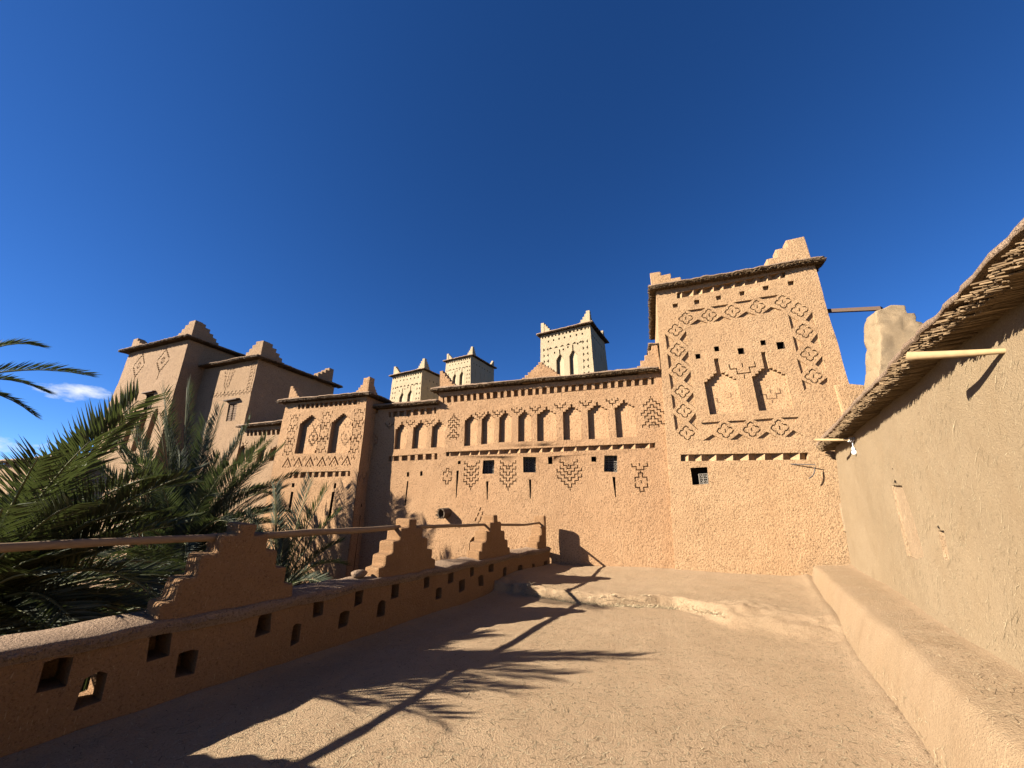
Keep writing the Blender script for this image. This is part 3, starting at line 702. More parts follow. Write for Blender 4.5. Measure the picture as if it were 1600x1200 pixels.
# second tower
F2 = Face((-10.8, 11.1, 0), LU, 1.0); t2 = root('mud_tower', 'wide plain mud tower with shuttered window beside the palm, shaded flank', 'tower', 'towers of the left range')
k2 = F2.pick
def c7(F, x, y): return F.pick(140+x/4.103, 490+y/4.103)
def h2():
    a, b = c7(F2, 905, 360)
    ms = []
    for i in range(5):
        for s in (-1, 0, 1): ms.append(rect(a+s*.16-(i*.0), b-i*.17, .03, .11))
        ms.append(thick([(a-.3+.05*i, b-.04-i*.17), (a-.3+.05*i, b-.13-i*.17), (a-.22+.04*i, b-.13-i*.17)], .03)); ms.append(thick([(a+.3-.05*i, b-.04-i*.17), (a+.3-.05*i, b-.13-i*.17), (a+.22-.04*i, b-.13-i*.17)], .03))
    a2, b2 = c7(F2, 858, 500); ms.append(rect(a2+.1, b2+.05, .03, .3))
    for p in ms: F2.hole([p], .05, 'carved_notch')
    ms = []
    A = Vector(c7(F2, 790, 530)); B = Vector(c7(F2, 1030, 495))
    for i in range(11):
        p = A.lerp(B, i/10); ms += [thick([(p.x-.1, p.y-.1), (p.x-.1, p.y), (p.x, p.y), (p.x, p.y+.1), (p.x+.08, p.y+.1)], .03), rect(p.x+.06, p.y-.06, .03, .1)]
    A = Vector(c7(F2, 1025, 470)); B = Vector(c7(F2, 1065, 290))
    for i in range(9):
        p = A.lerp(B, i/8); ms += [thick([(p.x-.16, p.y-.08), (p.x-.16, p.y+.02), (p.x-.04, p.y+.02), (p.x-.04, p.y+.1)], .03), rect(p.x+.08, p.y, .03, .12)]
    F2.hole(ms, .05, 'carved_motif')
    p = [c7(F2, 872, 692), c7(F2, 930, 686), c7(F2, 946, 575), c7(F2, 890, 582)]; F2.hole([p], .12, 'window_recess', M['shutter']); h2.win = p
a0 = k2(330, 580)[0]; a1 = k2(404, 562)[0]
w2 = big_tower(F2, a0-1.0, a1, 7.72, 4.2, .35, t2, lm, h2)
def shutter(F, p, d, parent, m=M['shutter']):
    bl, br, tr, tl = [Vector(q) for q in p]
    e = 0.035
    for (A, B, C, D) in ((0, .47, 1, 0), (.53, 1, 1, 0)):
        ring = lambda dd: [F.P(*q, dd) for q in (bl.lerp(br, A+e), bl.lerp(br, B-e), tl.lerp(tr, B-e), tl.lerp(tr, A+e))]
        mb = MB(); mb.prism([warp(v) for v in ring(d)], [warp(v) for v in ring(d+.03)]); leaf = mb.build('shutter', m, parent)
        for i in range(7):
            t0 = (i+.2)/7; t1 = (i+.7)/7; q = [bl.lerp(br, A+e*2).lerp(tl.lerp(tr, A+e*2), t0), bl.lerp(br, B-e*2).lerp(tl.lerp(tr, B-e*2), t0), bl.lerp(br, B-e*2).lerp(tl.lerp(tr, B-e*2), t1), bl.lerp(br, A+e*2).lerp(tl.lerp(tr, A+e*2), t1)]
            mb = MB(); mb.prism([warp(F.P(v.x, v.y, d-.018)) for v in q], [warp(F.P(v.x, v.y, d+.01)) for v in q]); mb.build('slat', m, leaf)
def lintel(F, x0, y0, x1, y1, parent, fn):
    A = Vector(fn(F, x0, y0)); B = Vector(fn(F, x1, y1)); mb = MB()
    mb.prism([F.P(A.x, A.y-.05, -.16), F.P(B.x, B.y-.05, -.16), F.P(B.x, B.y, -.14), F.P(A.x, A.y, -.14)], [F.P(A.x, A.y-.05, .05), F.P(B.x, B.y-.05, .05), F.P(B.x, B.y+.05, .05), F.P(A.x, A.y+.05, .05)])
    mb.build('window_hood', M['wood_dark'], parent)
shutter(F2, h2.win, .05, w2); lintel(F2, 880, 560, 962, 546, w2, c7)
corner_merlon(F2, t2, a1+.05, 7.85, 1, 0, [.44,.2,.18,.16,.14], [.74,.60,.45,.30,.15], lm)
p = F2.P(a1, 7.85, 4.0); nb = F2.n; stepped('merlon', t2, (p.x-.15, p.y, p.z), (nb.x, nb.y), stair_prof([.3,.2,.2,.2,.2], [.85,.68,.5,.34,.17]), 0.32, lm, 0.02)
p = F2.P(a1-2.6, 7.85, 3.9); stepped('merlon', t2, (p.x, p.y, p.z), F2.u, pyramid_prof([.15,.35,.55,.75], [.8,.6,.4,.2]), 0.32, lm, 0.02)
# first tower
o1 = F2.P(a1, 0, 0) - Vector((math.sin(ang), math.cos(ang), 0))*0.9
F1 = Face((o1.x, o1.y, 0), LU, 1.0); t1 = root('mud_tower', 'tallest mud tower with two long carved lozenges and narrow arches', 'tower', 'towers of the left range')
k1 = F1.pick
def h1():
    for x0, y0, x1, y1, xc, yc in ((352,225,280,450,318,330),(505,190,430,425,470,298)):
        A = Vector(c7(F1, x0, y0)); B = Vector(c7(F1, x1, y1)); c = Vector(c7(F1, xc, yc)); xx = (A.x+B.x)/2
        ms = [rect(xx, (A.y+c.y+.62)/2, .05, abs(A.y-c.y-.62)), rect(xx, (B.y+c.y-.62)/2, .05, abs(c.y-.62-B.y))]
        ms += diamond(xx, c.y, 5, .085, .11, .045, False) + diamond(xx, c.y, 2, .07, .07, .035)
        for part_ in (ms[:1], ms[1:2], ms[2:4], ms[4:]): F1.hole(part_, .06, 'carved_motif')
    h1.w = []
    for q in (((213,600),(262,594),(276,525),(228,532)), ((345,615),(395,608),(418,512),(370,520))):
        p = [c7(F1, *v) for v in q]; F1.hole([p], .2, 'window_recess', M['black']); h1.w.append(p)
    for l, r, sp, bt in ((75,128,705,830),(135,192,690,820),(190,245,675,830),(262,310,668,835),(330,380,660,835),(385,448,650,838)):
        L_, B_ = c7(F1, l+18, bt); S_ = c7(F1, l+30, sp)[1]; R_ = c7(F1, r+0, sp)[0]; W = 0.42; A_ = c7(F1, r-12, sp)[0]
        F1.hole([arch(A_-W, A_, S_-1.5, S_, S_+.28, 3, .1)], .32, 'arched_niche')
    for x, y in ((208,658),(275,648),(340,640),(405,630),(465,622)):
        a, b = c7(F1, x, y); F1.hole(pocket(a, b-.1, .15, .1), .05, 'carved_motif')
a0 = k1(203, 548)[0]; a1_ = k1(296, 530)[0]
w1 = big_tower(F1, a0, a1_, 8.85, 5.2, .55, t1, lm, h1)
for p in h1.w: grille(F1, p, .08, w1, 4, M['shutter'])
lintel(F1, 220, 530, 277, 516, w1, c7); lintel(F1, 360, 512, 428, 498, w1, c7)
corner_merlon(F1, t1, a1_+.05, 9.0, 1, 0, [.44,.2,.18,.16,.14], [.80,.64,.48,.32,.16], lm)
corner_merlon(F1, t1, a0-.05, 9.0, -1, 0, [.40,.22,.2,.2], [.60,.45,.30,.15], lm)
# low outbuilding left of the towers
FO = Face((-24.5, 10.2, 0), LU); ob = root('outbuilding', 'low mud outbuilding with reed eave half hidden by palms', 'building')
FO.wall('wall', lm, [(-3.5, -6), (2.0, -6), (2.0, 3.6), (-3.5, 3.6)], 3.0, ob, grid=0.6)
rg, z_ = face_ring(FO, -3.5, 2.0, 3.6, 3.0); eave(ob, rg, 3.65, .3, .06, M['coping'], M['reed2'], edges=[0, 1], spacing=0.06)

# ================================================================== CORNER TOWER (right)
FT = Face((0, 10.75, 0), (math.cos(R(2.6)), -math.sin(R(2.6))), 0.3); tb = root('carved_tower', 'tall mud tower covered in rosette bands joining the terrace wall', 'tower')
tm = M['tower']; tk = FT.pick
def c1(x, y): return tk(1000+x/4.444, 350+y/4.444)
def c2(x, y): return tk(1000+x/3.75, 600+y/3.75)
def c10(x, y): return tk(1030+x/6.667, 520+y/6.667)
top_row = [c1(*q) for q in ((318,660),(478,635),(643,607),(820,575),(1000,543))]
left_col = [c1(248,742), c1(262,878), c1(278,1010), c1(296,1158), c2(262,158), c2(278,288)]
right_col = [c1(1112,597), c1(1145,740), c1(1178,897), c1(1208,1055), c2(1045,45)]
bot_row = [c2(500,272), c2(655,265), c2(818,255)]
for a, b in top_row+left_col+right_col[:-1]+bot_row:
    FT.hole(rosette(a, b, 0.185, 0.03), 0.05, 'rosette')
def mids(lst): return [((lst[i][0]+lst[i+1][0])/2, (lst[i][1]+lst[i+1][1])/2, lst[i+1][0]-lst[i][0], lst[i+1][1]-lst[i][1]) for i in range(len(lst)-1)]
pits = []
for a, b, da, db in mids(left_col[0:]):
    h = abs(db)*0.40; pits += [tri_pits(a-.07, b, .20, h, 'l'), tri_pits(a+.07, b, .20, h, 'r')]
for a, b, da, db in mids(right_col):
    h = abs(db)*0.36; pits += [tri_pits(a-.075, b, .19, h, 'l'), tri_pits(a+.075, b, .19, h, 'r')]
for a, b, da, db in mids(top_row):
    h = abs(da)*0.40; pits += [tri_pits(a, b+.075, h, .17, 't'), tri_pits(a, b-.075, h, .15, 'b')]
for a, b, da, db in mids([c2(345,280)]+bot_row+[c2(965,245)]):
    h = abs(da)*0.38; pits += [tri_pits(a, b+.075, h, .16, 't'), tri_pits(a, b-.075, h, .16, 'b')]
a, b = right_col[-1]; a2, b2 = right_col[-1]
for i, p in enumerate(pits): FT.hole([p], 0.052, 'triangle_pit')
for (x, y), s in (((403,918),.12),((533,868),.12),((702,880),.15),((855,822),.12),((978,838),.17)):
    a, b = c1(x, y); FT.hole([rect(a, b, s, s*1.15)], .25, 'square_hole', M['black'])
for x, y in ((245,568),(393,543),(545,513),(712,482),(880,448),(1052,415)):
    a, b = c1(x, y); FT.hole([rect(a, b, .14, .13)], .10, 'square_hole')
# two big niches with a slit rising from the apex
tniche = []
for l, r, bt, sp, ap, sy in ((505,812,850,530,415,262),(1005,1330,818,480,365,192)):
    L_, B_ = c10(l+18, bt); L2, S_ = c10(l-28, sp); A_, T_ = c10((l-28+r)/2-8, ap); Lx = (L_+L2)/2; R_ = c10(r, sp)[0]; sl = c10(l+120, sy)[1]
    FT.hole([arch(Lx, R_, B_, S_, T_, 4, sl-T_, 0.11)], 0.16, 'arched_niche'); tniche.append((Lx, R_-Lx, .16))
a, b = c10(868, 365); FT.hole(pocket(a, b, .29, .15, .032), .05, 'carved_motif')
ts = strip(FT, ((1057.5,467),(1228,434),(1228,424.5),(1057.5,457.5))); FT.hole([ts], .14, 'dentil_recess')
td = strip(FT, ((1064.5,721.5),(1262,718.5),(1262,707),(1064.5,711))); FT.hole([td], .14, 'dentil_recess')
wp = [c2(311, 594), c2(404, 587), c2(398, 490), c2(297, 492)]; FT.hole([wp], .3, 'window', M['black'])
tw = FT.wall('wall', tm, [(0.56, -6), (5.25, -6), (5.16, 7.80), (1.24, 7.80)], 3.4, tb, grid=0.28)
dentils(FT, tw, ts, 10, .14, 'tooth', 1.0, tm); dentils(FT, tw, td, 8, .14, 'tooth', 1.0, tm)
bl, br, tr, tl = [Vector(q) for q in wp]
grille(FT, [bl.lerp(br, .45), br, br.lerp(tr, .62), bl.lerp(br, .45).lerp(tl.lerp(tr, .45), .62)], .05, tw, 2)
for (lo, wd, dep), (x, y) in zip(tniche, ((655,665),(1170,625))):
    a, b = c10(x, y); niche_motif(FT, pocket(a, b, .21, .12, .018), lo, wd, dep, tw)
rg, z_ = face_ring(FT, 1.24, 5.16, 7.80, 3.4); eave(tb, rg, z_+.03, .20, .07, M['coping'], M['reed'], edges=[0, 1, 3], layers=3, spacing=.022)
corner_merlon(FT, tb, 1.14, 7.92, -1, 0, [.27,.28,.26], [.50,.36,.2], tm, .3)
corner_merlon(FT, tb, 5.12, 7.92, 1, 0, [.42,.28,.26], [.76,.52,.28], tm, .3)
p = FT.P(1.22, 5.95, .5); 
eave(tb, [(1.03, 11.2), (1.2, 11.2), (1.2, 12.5), (1.03, 12.5)], 6.22, .16, .07, M['coping'], M['reed'], edges=[0, 3])
# stepped lump at the tower's right flank
c = on_plane(1318, 640, (0, 10.5, 0), (0, 1, 0))
stepped('flank_step', tb, (5.08, 10.745, 3.05), (1, 0), [(-.2, -.5), (.75, -.5), (.75, .62), (.58, .64), (.56, .95), (.40, .98), (.36, 1.35), (.02, 1.42), (-.2, 1.40)], .5, tm, .05)

# ================================================================== BACK TOWERS
def far_tower(px_l, px_r, py_l, py_r, Y, vis, label, seed):
    """px/py: upper corners of its sunlit face under the eave"""
    random.seed(seed); a = R(12.6); U = Vector((math.cos(a), -math.sin(a), 0)); m = M['back']
    F = Face((0, Y, 0), U, 1.2); l = F.pick(px_l, py_l); r = F.pick(px_r, py_r); top = (l[1]+r[1])/2; a0, a1 = l[0], r[0]; W = a1-a0
    t = root('pale_tower', label, 'tower', 'pale towers behind the facade'); S = W/3.6
    for i in range(7):
        x = a0+W*(.16+.68*i/6); F.hole([rect(x, top-.55*S, .1*S, .14*S)], .15, 'square_hole', M['black'])
    for i in range(6):
        x = a0+W*(.2+.6*i/5); F.hole([tri_pits(x, top-1.02*S, .17*S, .15*S, 'b')], .1, 'triangle_pit')
    for i in range(7):
        z = top-(1.15+.44*i)*S
        for cx in (a0+.36*S, a1-.42*S):
            F.hole([tri_pits(cx-.06*S, z, .13*S, .14*S, 'l')], .1, 'triangle_pit'); F.hole([tri_pits(cx+.06*S, z, .13*S, .14*S, 'r')], .1, 'triangle_pit')
    for k, c in enumerate((a0+W*.38, a0+W*.64)):
        F.hole([arch(c-.26*S, c+.3*S, top-4.6*S, top-2.15*S+.12*k*S, top-1.75*S+.12*k*S, 4, .42*S, .09*S)], .25, 'arched_niche')
    for i, x in enumerate((.28, .46, .55, .74)): F.hole([rect(a0+W*x, top-(1.5-.1*i)*S, .1*S, .13*S)], .15, 'square_hole', M['black'])
    den = [(a0+.1*S, top-.28*S), (a1-.1*S, top-.28*S), (a1-.1*S, top-.12*S), (a0+.1*S, top-.12*S)]; F.hole([den], .1, 'dentil_recess')
    D = W*vis
    wl = F.wall('wall', m, [(a0-.5, 0), (a1+.35, 0), (a1, top), (a0, top)], D, t, grid=.8); dentils(F, wl, den, 13, .1, 'fin', .5, m)
    # carved flank, a sheet just proud of the block's side
    q = F.P(a1+.385, 0, 0); FS = Face((q.x, q.y, 0), (-F.n.x, -F.n.y), math.degrees(math.atan(.35/top)))
    for i in range(7): FS.hole([rect(D*(.14+.12*i), top-.75*S, .1*S, .14*S)], .03, 'square_hole', M['black'])
    for i in range(4): FS.hole([arch(D*(.2+.2*i)-.12*S, D*(.2+.2*i)+.12*S, top-4.2*S, top-2*S, top-1.6*S, 3, .3*S, .06*S)], .03, 'arched_niche', M['back'])
    FS.wall('side_wall', m, [(.02, top-5.5*S), (D-.1, top-5.5*S), (D-.1, top-.1), (.02, top-.1)], 0, t, grid=.8, back=False)
    rg, z_ = face_ring(F, a0, a1, top, D); eave(t, rg, z_+.06, .26*S, .09, M['coping'], M['reed2'], edges=[0, 1, 3], spacing=.06)
    hs = [.85*S, .68*S, .51*S, .34*S, .17*S]; wd = [.24*S, .14*S, .14*S, .14*S, .14*S]
    corner_merlon(F, t, a1, top+.14, 1, 0, wd, [h*1.15 for h in hs], m, .26*S); corner_merlon(F, t, a0, top+.14, -1, 0, wd, hs, m, .26*S)
    p = F.P(a1-.13*S, top+.14, D); stepped('merlon', t, p, (F.n.x, F.n.y), stair_prof(wd, hs), .26*S, m, .02)
    return t
far_tower(845, 922, 525, 507, 22, .95, 'biggest pale carved tower rising behind the arcade eave pyramid', 3)
far_tower(697, 738, 566, 556, 27, 1.25, 'small pale tower with three tall stepped horns behind the eave corner', 4)
far_tower(614, 662, 588, 579, 27.5, 1.1, 'pale carved tower beside the gate block roof, two stepped horns', 5)
random.seed(11)

# ================================================================== RIGHT WALL with reed eave, bench, poles
WU = Vector((-0.265, -1, 0)).normalized(); FR = Face((1.45, 0, 0.5), WU, 5.6)
rw = root('terrace_wall', 'tall straw plaster wall under a thick ragged reed eave', 'wall')
rk = FR.pick
S0, S1 = -10.62, 4.6                                           # along u: towards the tower is negative
for x, y, wd, ht in ((1402,750,.10,.035),(1304,770,.10,.05),(1467,821,.045,.03),(1397,731,.02,.02),(1302,762,.03,.03)):
    a, b = rk(x, y); FR.hole([[(a-wd/2, b-ht*.2), (a+wd/2, b-ht*.9), (a+wd/2, b), (a, b+ht*.6), (a-wd/2, b+ht*.3)]], .1, 'wall_chip', M['black'])
for q in (((1393,757),(1412,757),(1424,790),(1436,828),(1447,868),(1434,874),(1421,868),(1412,830),(1402,795)), ((1466,826),(1474,826),(1480,846),(1486,872),(1477,872),(1471,850)), ((1303,780),(1309,780),(1316,812),(1319,830),(1312,830),(1307,806))):
    FR.hole([[rk(*v) for v in q][::-1]], .035, 'wall_scar', M['floor'])
FR.wall('wall', M['right'], [(S0, -6.5), (S1, -6.5), (S1, 2.62), (S0, 2.62)], 3.0, rw, grid=0.22, k=1.5)
ring = [FR.P(S0+.12, 2.62), FR.P(S1, 2.62), FR.P(S1, 2.62, 3.0), FR.P(S0+.12, 2.62, 3.0)]
zt = ring[0].z
e = eave(rw, [(p.x, p.y) for p in ring], zt-.12, .31, .085, M['coping'], M['reed3'], edges=[0], layers=3, spacing=.0065, sag=.022, back_set=.05, rr=.42)
# bench: battered front, sloping top
V = []; fs = []; nb_ = 260
for i in range(nb_+1):
    y = -4.4+14.75*i/nb_; xb = 0.80+0.25*y; xt = 1.02+0.247*y; xw = wall_x(y)
    for x, z in ((xb-.03, -.1), (xb+.02, .06), (xb+.10, .30), (xt-.035, .455), (xt-.005, .492), (xt+.05, .510), (xw-.10, .535), (xw+.0, .55), (xw+.15, .62)):
        p = Vector((x, y, z)); V.append(p+noise.noise_vector(p*.9)*.025+noise.noise_vector(p*4)*.011+noise.noise_vector(p*14)*.005)
for i in range(nb_):
    for k in range(8): b = i*9+k; fs.append((b, b+1, b+10, b+9))
fs += [tuple(range(9)), tuple(range(nb_*9, nb_*9+9))[::-1]]
bench = tag(obj('mud_bench', V, fs, M['bench'], None, True), 'long low mud bench along the foot of the straw wall', 'bench')
def pole(px0, px1, out, r, name, label, taper=.8):
    """a peeled pole pushed into the right wall; px0: where it enters, px1: its free end in the picture, out: how far it sticks out"""
    A = FR.P(*rk(*px0)); B = on_plane(px1[0], px1[1], FR.P(0, 0, -out), FR.n); d = (B-A).normalized(); mb = MB(); pts = []; rs = []
    for i in range(9):
        t = -.12+1.12*i/8; p = A.lerp(B, t); pts.append(p+noise.noise_vector(p*3)*.012); rs.append(r*(taper+(1-taper)*t)*(1+.1*noise.noise(p*6)))
    mb.tube(pts, rs, 10); o = mb.build(name, M['wood'], None, True); tag(o, label, 'pole', 'poles sticking out of the straw wall'); return A, B
pole((1572,547), (1418,556), .43, .036, 'wall_pole', 'stout peeled pole sticking out of the wall with a free blunt end', .55)
A2, B2 = pole((1337,687), (1274,687), .50, .028, 'wall_pole', 'short peeled pole tied with white cord carrying a hanging bulb')
# cord binding, flex and lamp bulb
hb = root('hanging_bulb', 'white lamp bulb hanging by a cord from the short pole', 'lamp')
q = A2.lerp(B2, .10); mb = MB()
for i in range(3):
    c = A2.lerp(B2, .06+.05*i); mb.tube([c+Vector((math.cos(t)*.012, math.sin(t)*.034, math.cos(t)*.034)) for t in [k*math.pi/5 for k in range(11)]], .006, 5)
mb.tube([q, q+Vector((0, -.01, -.06)), q+Vector((-.01, -.01, -.13))], .006, 5); mb.build('cord', M['white'], hb)
mb = MB(); c = q+Vector((-.01, -.01, -.13)); mb.tube([c, c-Vector((0, 0, .02)), c-Vector((0, 0, .05))], [.012, .024, .024], 10); mb.build('socket', M['white'], hb)
mb = MB(); c = c-Vector((0, 0, .05)); mb.tube([c, c-Vector((0, 0, .02)), c-Vector((0, 0, .05)), c-Vector((0, 0, .075)), c-Vector((0, 0, .088))], [.02, .035, .042, .032, .01], 12); mb.build('bulb', M['white'], hb, True)
mb = MB(); a = FT.P(*tk(1235, 725)); b2 = FT.P(*tk(1271, 727), -.12); pts = [a, b2]
for k in range(1, 7): pts.append(b2+Vector((-.02-.2*(1-math.cos(k/6*2.2))*.6, -.01*k, -.30*math.sin(k/6*1.5))))
mb.tube(pts, .011, 6); tag(mb.build('iron_hook', M['iron'], None, True), 'thin curved iron hook on the tower beside the reed eave', 'hook')
# earth pier beyond the eave and the beam that runs from it to the tower
pp = lambda x, y: on_plane(x, y, (0, 9.6, 0), (0, 1, 0))
base = pp(1372, 560); prof = []
for x, y in ((1372,700),(1448,700),(1448,560),(1446,506),(1434,504),(1430,492),(1420,490),(1414,478),(1396,477),(1372,484),(1371,505),(1375,530),(1374,545),(1377,575)):
    p = pp(x, y); prof.append((p.x-base.x, p.z-3.0))
pr = stepped('earth_pier', None, (base.x, 9.9, 3.0), (1, 0), prof[::-1], .6, M['right'], .035, 2.2, rough=.035)
tag(pr, 'worn earthen pier rising behind the reed eave against the sky', 'pier')
mb = MB(); A = on_plane(1284, 486, (0, 10.9, 0), (0, 1, 0)); B = on_plane(1378, 482, (0, 10.0, 0), (0, 1, 0)); A.x -= .1
dx = (B-A).normalized(); up = Vector((0, 0, .045)); sd = dx.cross(up).normalized()*.06
mb.prism([A-sd-up, A+sd-up, A+sd+up, A-sd+up], [B-sd-up, B+sd-up, B+sd+up, B-sd+up]); tag(mb.build('roof_beam', M['wood_dark']), 'dark squared beam bridging the carved tower and the earthen pier', 'beam')

# ================================================================== PALMS
def frond(parent, p0, p1, arch_, m, n=58, ll=.42, w=.031, dead=False, twist=0.0):
    p0 = Vector(p0); p1 = Vector(p1); c = p0.lerp(p1, .5)+Vector((0, 0, arch_)); Ln = (p1-p0).length
    def B(t): return p0*(1-t)**2+c*2*t*(1-t)+p1*t*t
    def T(t): return ((c-p0)*2*(1-t)+(p1-c)*2*t).normalized()
    mb = MB(); mb.tube([B(i/9) for i in range(10)], [.022*(1-i/9.6)+.003 for i in range(10)], 5); fr = mb.build('frond', M['rachis'] if not dead else M['trunk'], parent, True)
    V = []; fs = []
    roll = twist+random.uniform(-.35, .35)
    for i in range(n):
        t = .10+.90*(i+random.uniform(-.3, .3))/n; t = min(t, 1); P = B(t); d = T(t)
        sd = d.cross(Vector((0, 0, 1)))
        sd = sd.normalized() if sd.length > 1e-3 else Vector((1, 0, 0)); up = sd.cross(d)
        s2 = sd*math.cos(roll)+up*math.sin(roll); u2 = up*math.cos(roll)-sd*math.sin(roll)
        pr = math.sin(min(1, t*1.08+.08)*math.pi*.86)**.55 if t < .97 else .5
        for sg in (-1, 1):
            l = ll*(.35+.65*Ln/3.2)*(.5+.65*pr)*random.uniform(.82, 1.12); fwd = .95+.9*t*t+random.uniform(-.1, .1); lift = .45+random.uniform(-.22, .22)
            if dead: lift = -.8+random.uniform(-.5, .5)
            q = (s2*sg+d*fwd+u2*lift).normalized(); ww = w*random.uniform(.8, 1.15)
            nrm = q.cross(d).normalized(); b = len(V); tip = P+q*l+Vector((0, 0, -.05*l-random.uniform(0, .05)*l))
            cr = q.cross(nrm).normalized(); md = P.lerp(tip, .42)
            V += [P, md+cr*ww/2+nrm*ww*.22*sg, md, md-cr*ww/2+nrm*ww*.22*sg, tip]; fs += [(b, b+1, b+2), (b, b+2, b+3), (b+1, b+4, b+2), (b+2, b+4, b+3)]
    stuff(obj('leaflets', V, fs, m, fr)); return fr
def palm(name, label, crown, ground, n, length, m, seed, aims=(), lean=(0, 0), up0=-.35, up1=1.1, ll=.42, trunk_r=.17, skip=None, extra=1):
    random.seed(seed); t = root(name, label, 'palm tree', 'date palms below the terrace'); c = Vector(crown); b = Vector((crown[0]+lean[0], crown[1]+lean[1], ground))
    mb = MB(); pts = []; rs = []
    for i in range(34):
        k = i/33; pts.append(b.lerp(c, k)); rs.append(trunk_r*(1.15-.2*k)*(1.12 if i % 2 else .94))
    mb.tube(pts, rs, 12); tr = mb.build('trunk', M['trunk'], t)
    mb = MB()
    for i in range(46):                                                   # cut leaf bases round the top of the trunk
        k = random.uniform(.72, 1.0); th = i*2.399; p = b.lerp(c, k); d = Vector((math.cos(th), math.sin(th), .9)).normalized()
        mb.tube([p+Vector((d.x, d.y, 0))*trunk_r*.8, p+Vector((d.x, d.y, 0))*trunk_r+d*random.uniform(.1, .25)], [.05, .025], 5)
    mb.build('leaf_bases', M['trunk'], tr)
    for tip, ar, L_ in aims:
        frond(t, c+Vector((0, 0, .1)), tip, ar, m, int(16+14*L_), ll)
        for _ in range(extra):
            q = tip+Vector((random.gauss(0, .45), random.gauss(0, .45), -abs(random.gauss(.35, .3))))
            if ar > .8 or tip.z > 3.2 and tip.y < 4.5: continue
            if q.x > par_x(q.y)-.3 and q.z < 1.5: q.x = par_x(q.y)-.4
            frond(t, c+Vector((0, 0, .05)), c.lerp(q, random.uniform(.75, .97)), ar*random.uniform(.7, 1.2), m, 60, ll)
    for i in range(n):
        th = i*2.39996+random.uniform(-.2, .2); e = up0+(up1-up0)*((i+.5)/n); lr = length*random.uniform(.85, 1.1)
        hd = Vector((math.cos(th), math.sin(th), 0))
        tip = c+hd*lr*math.cos(e)*.92+Vector((0, 0, lr*math.sin(e)-.35*lr*math.cos(e)))
        if tip.x > par_x(tip.y)-.25 and tip.z < 1.6:                       # keep clear of the parapet
            tip.x = par_x(tip.y)-.35
        if skip and skip(tip): continue
        frond(t, c+Vector((0, 0, .05)), tip, lr*(.16+.16*math.cos(e)), m, 62, ll)
    return t
def at_y(x, y, Y): return on_plane(x, y, (0, Y, 0), (0, 1, 0))
def along(x, y, D):
    d = ray(x, y).normalized(); return CAM+d*D
# near palm, its heart just outside the left edge
A0 = along(-70, 985, 7.4)
palm('date_palm', 'near date palm whose long fronds reach in from beside the parapet', A0, -6, 44, 3.2, M['leaf'], 21, [
    (along(216, 626, 5.5), .55, 3.9), (along(292, 742, 5.5), .35, 3.9), (along(195, 660, 5.7), .5, 3.7), (along(140, 690, 5.3), .45, 3.6), (along(60, 715, 5.2), .5, 3.6),
    (along(110, 790, 5.1), .4, 3.6), (along(170, 700, 7.0), .5, 3.2), (along(240, 800, 6.2), .2, 3.2), (along(150, 860, 5.9), .3, 2.8), (along(60, 900, 5.6), .3, 2.8), (along(190, 930, 6.1), .2, 2.8), (along(90, 720, 7.4), .5, 3.0), (along(40, 800, 6.2), .4, 2.6), (along(110, 770, 6.8), .4, 3.0)], ll=.46, up0=-.5, up1=.42)
# a taller palm standing outside the picture on the left; only its drooping tips come in
def to_px(p):
    q = Vector(p)-CAM; z = q.dot(FW); return (800+F_PX*q.dot(RT)/z, 600-F_PX*q.dot(UP)/z) if z > .1 else (-9e3, 0)
palm('date_palm', 'tall date palm outside the picture, drooping tips against the sky', along(-150, 625, 12.6), -6, 30, 4.0, M['leaf'], 27, [
    (along(139, 587, 12.6), .55, 4.2), (along(60, 541, 12.9), .75, 4.0), (along(52, 648, 12.6), .6, 3.6), (along(70, 612, 13.2), .6, 3.8)], up0=-.4, up1=1.0, extra=0, skip=lambda p: to_px(p)[0] > -60)
# middle palm
B0 = Vector((-11.5, 8.0, 0.35))
palm('date_palm', 'bushy date palm in front of the mud towers with upright fronds', B0, -6, 50, 3.5, M['leaf2'], 22, [
    (along(255, 612, 15.0), .2, 3.6), (along(292, 605, 14.8), .1, 3.6), (along(345, 640, 14.4), .15, 3.6), (along(322, 660, 15), .1, 3.4), (along(390, 660, 14.0), .25, 3.6), (along(462, 742, 12.9), .5, 3.6), (along(440, 700, 13.3), .4, 3.6), (along(415, 690, 13.0), .3, 3.6),
    (along(150, 665, 15.2), .4, 3.6), (along(200, 640, 15.3), .3, 3.6), (along(130, 720, 14.6), .5, 3.4), (along(420, 800, 12.2), .4, 3.0), (along(180, 760, 13.6), .5, 3.0)], up0=-.5, extra=2, ll=.5)
# small palm near the gate block
C0 = Vector((-8.1, 8.0, -0.35))
cp = palm('date_palm', 'small date palm with dead hanging fronds at the foot of the gate block', C0, -6, 26, 1.9, M['leaf2'], 23, [
    (along(486, 748, 11.6), .1, 2.2), (along(430, 770, 11.4), .3, 2.2), (along(530, 800, 11.0), .3, 1.8), (along(510, 765, 11.2), .2, 2.0)], up0=-.6, up1=.7, ll=.5)
for i in range(16):
    th = random.uniform(-2.6, .9); d = Vector((math.cos(th), math.sin(th), 0)); frond(cp, C0+Vector((0, 0, .05)), C0+d*random.uniform(.5, 1.1)+Vector((0, 0, -random.uniform(.3, 1.3))), .5, M['deadleaf'], 30, .5, .028, True)
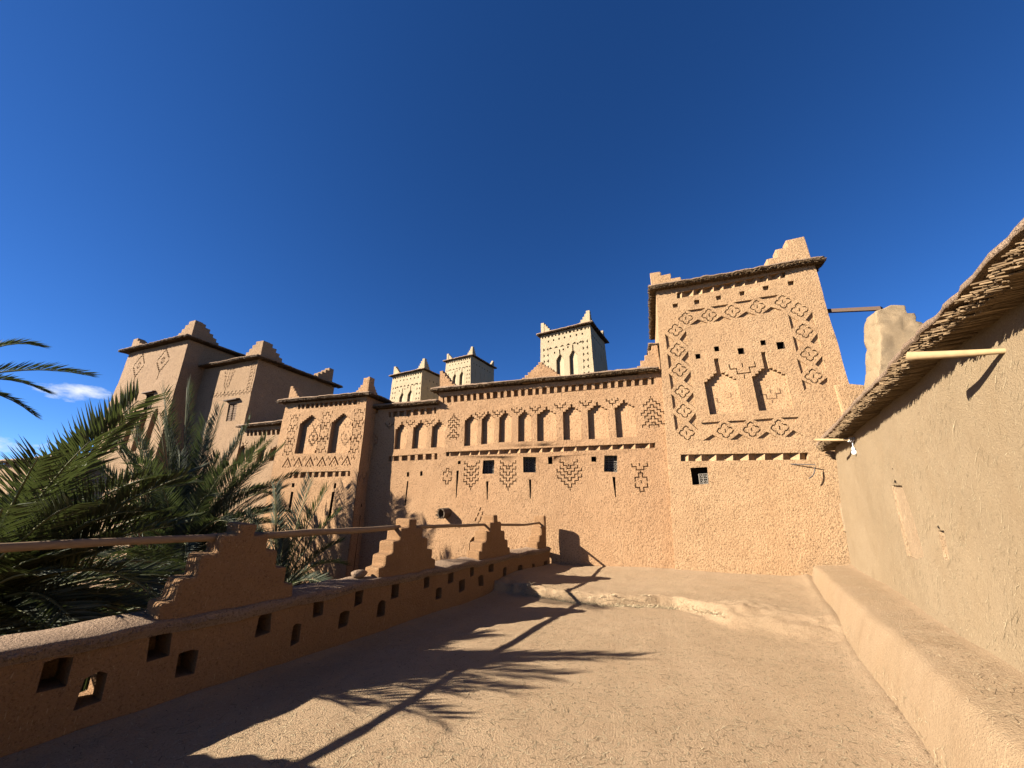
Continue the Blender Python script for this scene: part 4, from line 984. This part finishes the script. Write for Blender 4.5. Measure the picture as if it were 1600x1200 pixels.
# rear palms filling the garden
palm('date_palm', 'dense dark date palm low in the garden behind the near palm', (-11.8, 5.2, -0.2), -6, 46, 2.9, M['leaf'], 24, [], up0=-.6)
palm('date_palm', 'low date palm crowded against the outside of the parapet', (-6.3, 4.2, -0.75), -6, 36, 2.1, M['leaf2'], 25, [], up0=-.4, up1=.75)
palm('date_palm', 'low shaded date palm filling the gap between the near and the bushy palm', (-9.3, 4.6, -0.9), -6, 44, 2.5, M['leaf2'], 28, [], up0=-.5, up1=.7)
random.seed(31)

# ================================================================== chopped straw on the floor and in the near plaster
def litter(n, place, lmin, lmax, wd, name, m, parent=None, lift=.25):
    V = []; fs = []
    for _ in range(n):
        r = place()
        if not r: continue
        p, t1, t2, nn = r; a = random.uniform(0, 6.283); d = t1*math.cos(a)+t2*math.sin(a); s = nn.cross(d); l = random.uniform(lmin, lmax)*(1 if random.random() < .93 else 1.8); ww = wd*random.uniform(.6, 1.3)
        cv = s*l*random.uniform(-.12, .12); b = len(V); lf = random.uniform(0, lift)*l
        V += [p-s*ww*.5, p+s*ww*.5, p+d*l*.5+cv+s*ww*.5+nn*lf*.5, p+d*l*.5+cv-s*ww*.5+nn*lf*.5, p+d*l+nn*lf*.4]; fs += [(b, b+1, b+2, b+3), (b+3, b+2, b+4)]
    o = obj(name, V, fs, m, parent); return stuff(o)
X_, Y_, Z_ = Vector((1, 0, 0)), Vector((0, 1, 0)), Vector((0, 0, 1))
def on_floor():
    y = 1.2+9.3*random.random()**1.7; x = random.uniform(par_x(y)+.03, .84+.25*y); return Vector((x, y, floor_z(x, y)+.002)), X_, Y_, Z_
o = litter(24000, on_floor, .02, .075, .0042, 'straw_litter', M['straw'], None, .08); o['label'] = 'loose chopped straw scattered over the terrace floor'; o['category'] = 'straw'
def on_wall():
    a = 3.6-11*random.random()**.75; b = random.uniform(.05, 2.3); p = warp(FR.P(a, b, -.001), 1.5); t = (FR.v*.9+FR.u*.5).normalized()
    return (p, t, FR.u*.55, FR.n)
litter(8000, on_wall, .02, .10, .0034, 'plaster_straw', M['straw'], rw, .04)
def on_bench():
    y = -1+11*random.random(); t = random.random()
    if t < .5: x = .80+.25*y+.25*t*2*.8; z = .02+.45*t*2; nn = Vector((-.9, .2, .35)).normalized()
    else: x = 1.06+.247*y+(t-.5)*2*.36; z = .525+.03*(t-.5)*2; nn = Z_
    p = Vector((x, y, z+.012)); return p, PD, nn.cross(PD), nn
o = litter(3500, on_bench, .02, .09, .0034, 'bench_straw', M['straw'], bench, .05)
def on_riser():
    x = random.uniform(-2.2, 1.2); y = step_y(x)+random.uniform(-.09, .03)-.02; return Vector((x, y, floor_z(x, y)+.004)), X_, Vector((0, -.5, .8)).normalized(), Vector((0, -.8, .5)).normalized()
o = litter(2600, on_riser, .02, .09, .005, 'step_straw', M['straw'], None, .5); o['label'] = 'rough straw sticking out of the low earth step'; o['category'] = 'straw'
print('objects', len(bpy.data.objects))
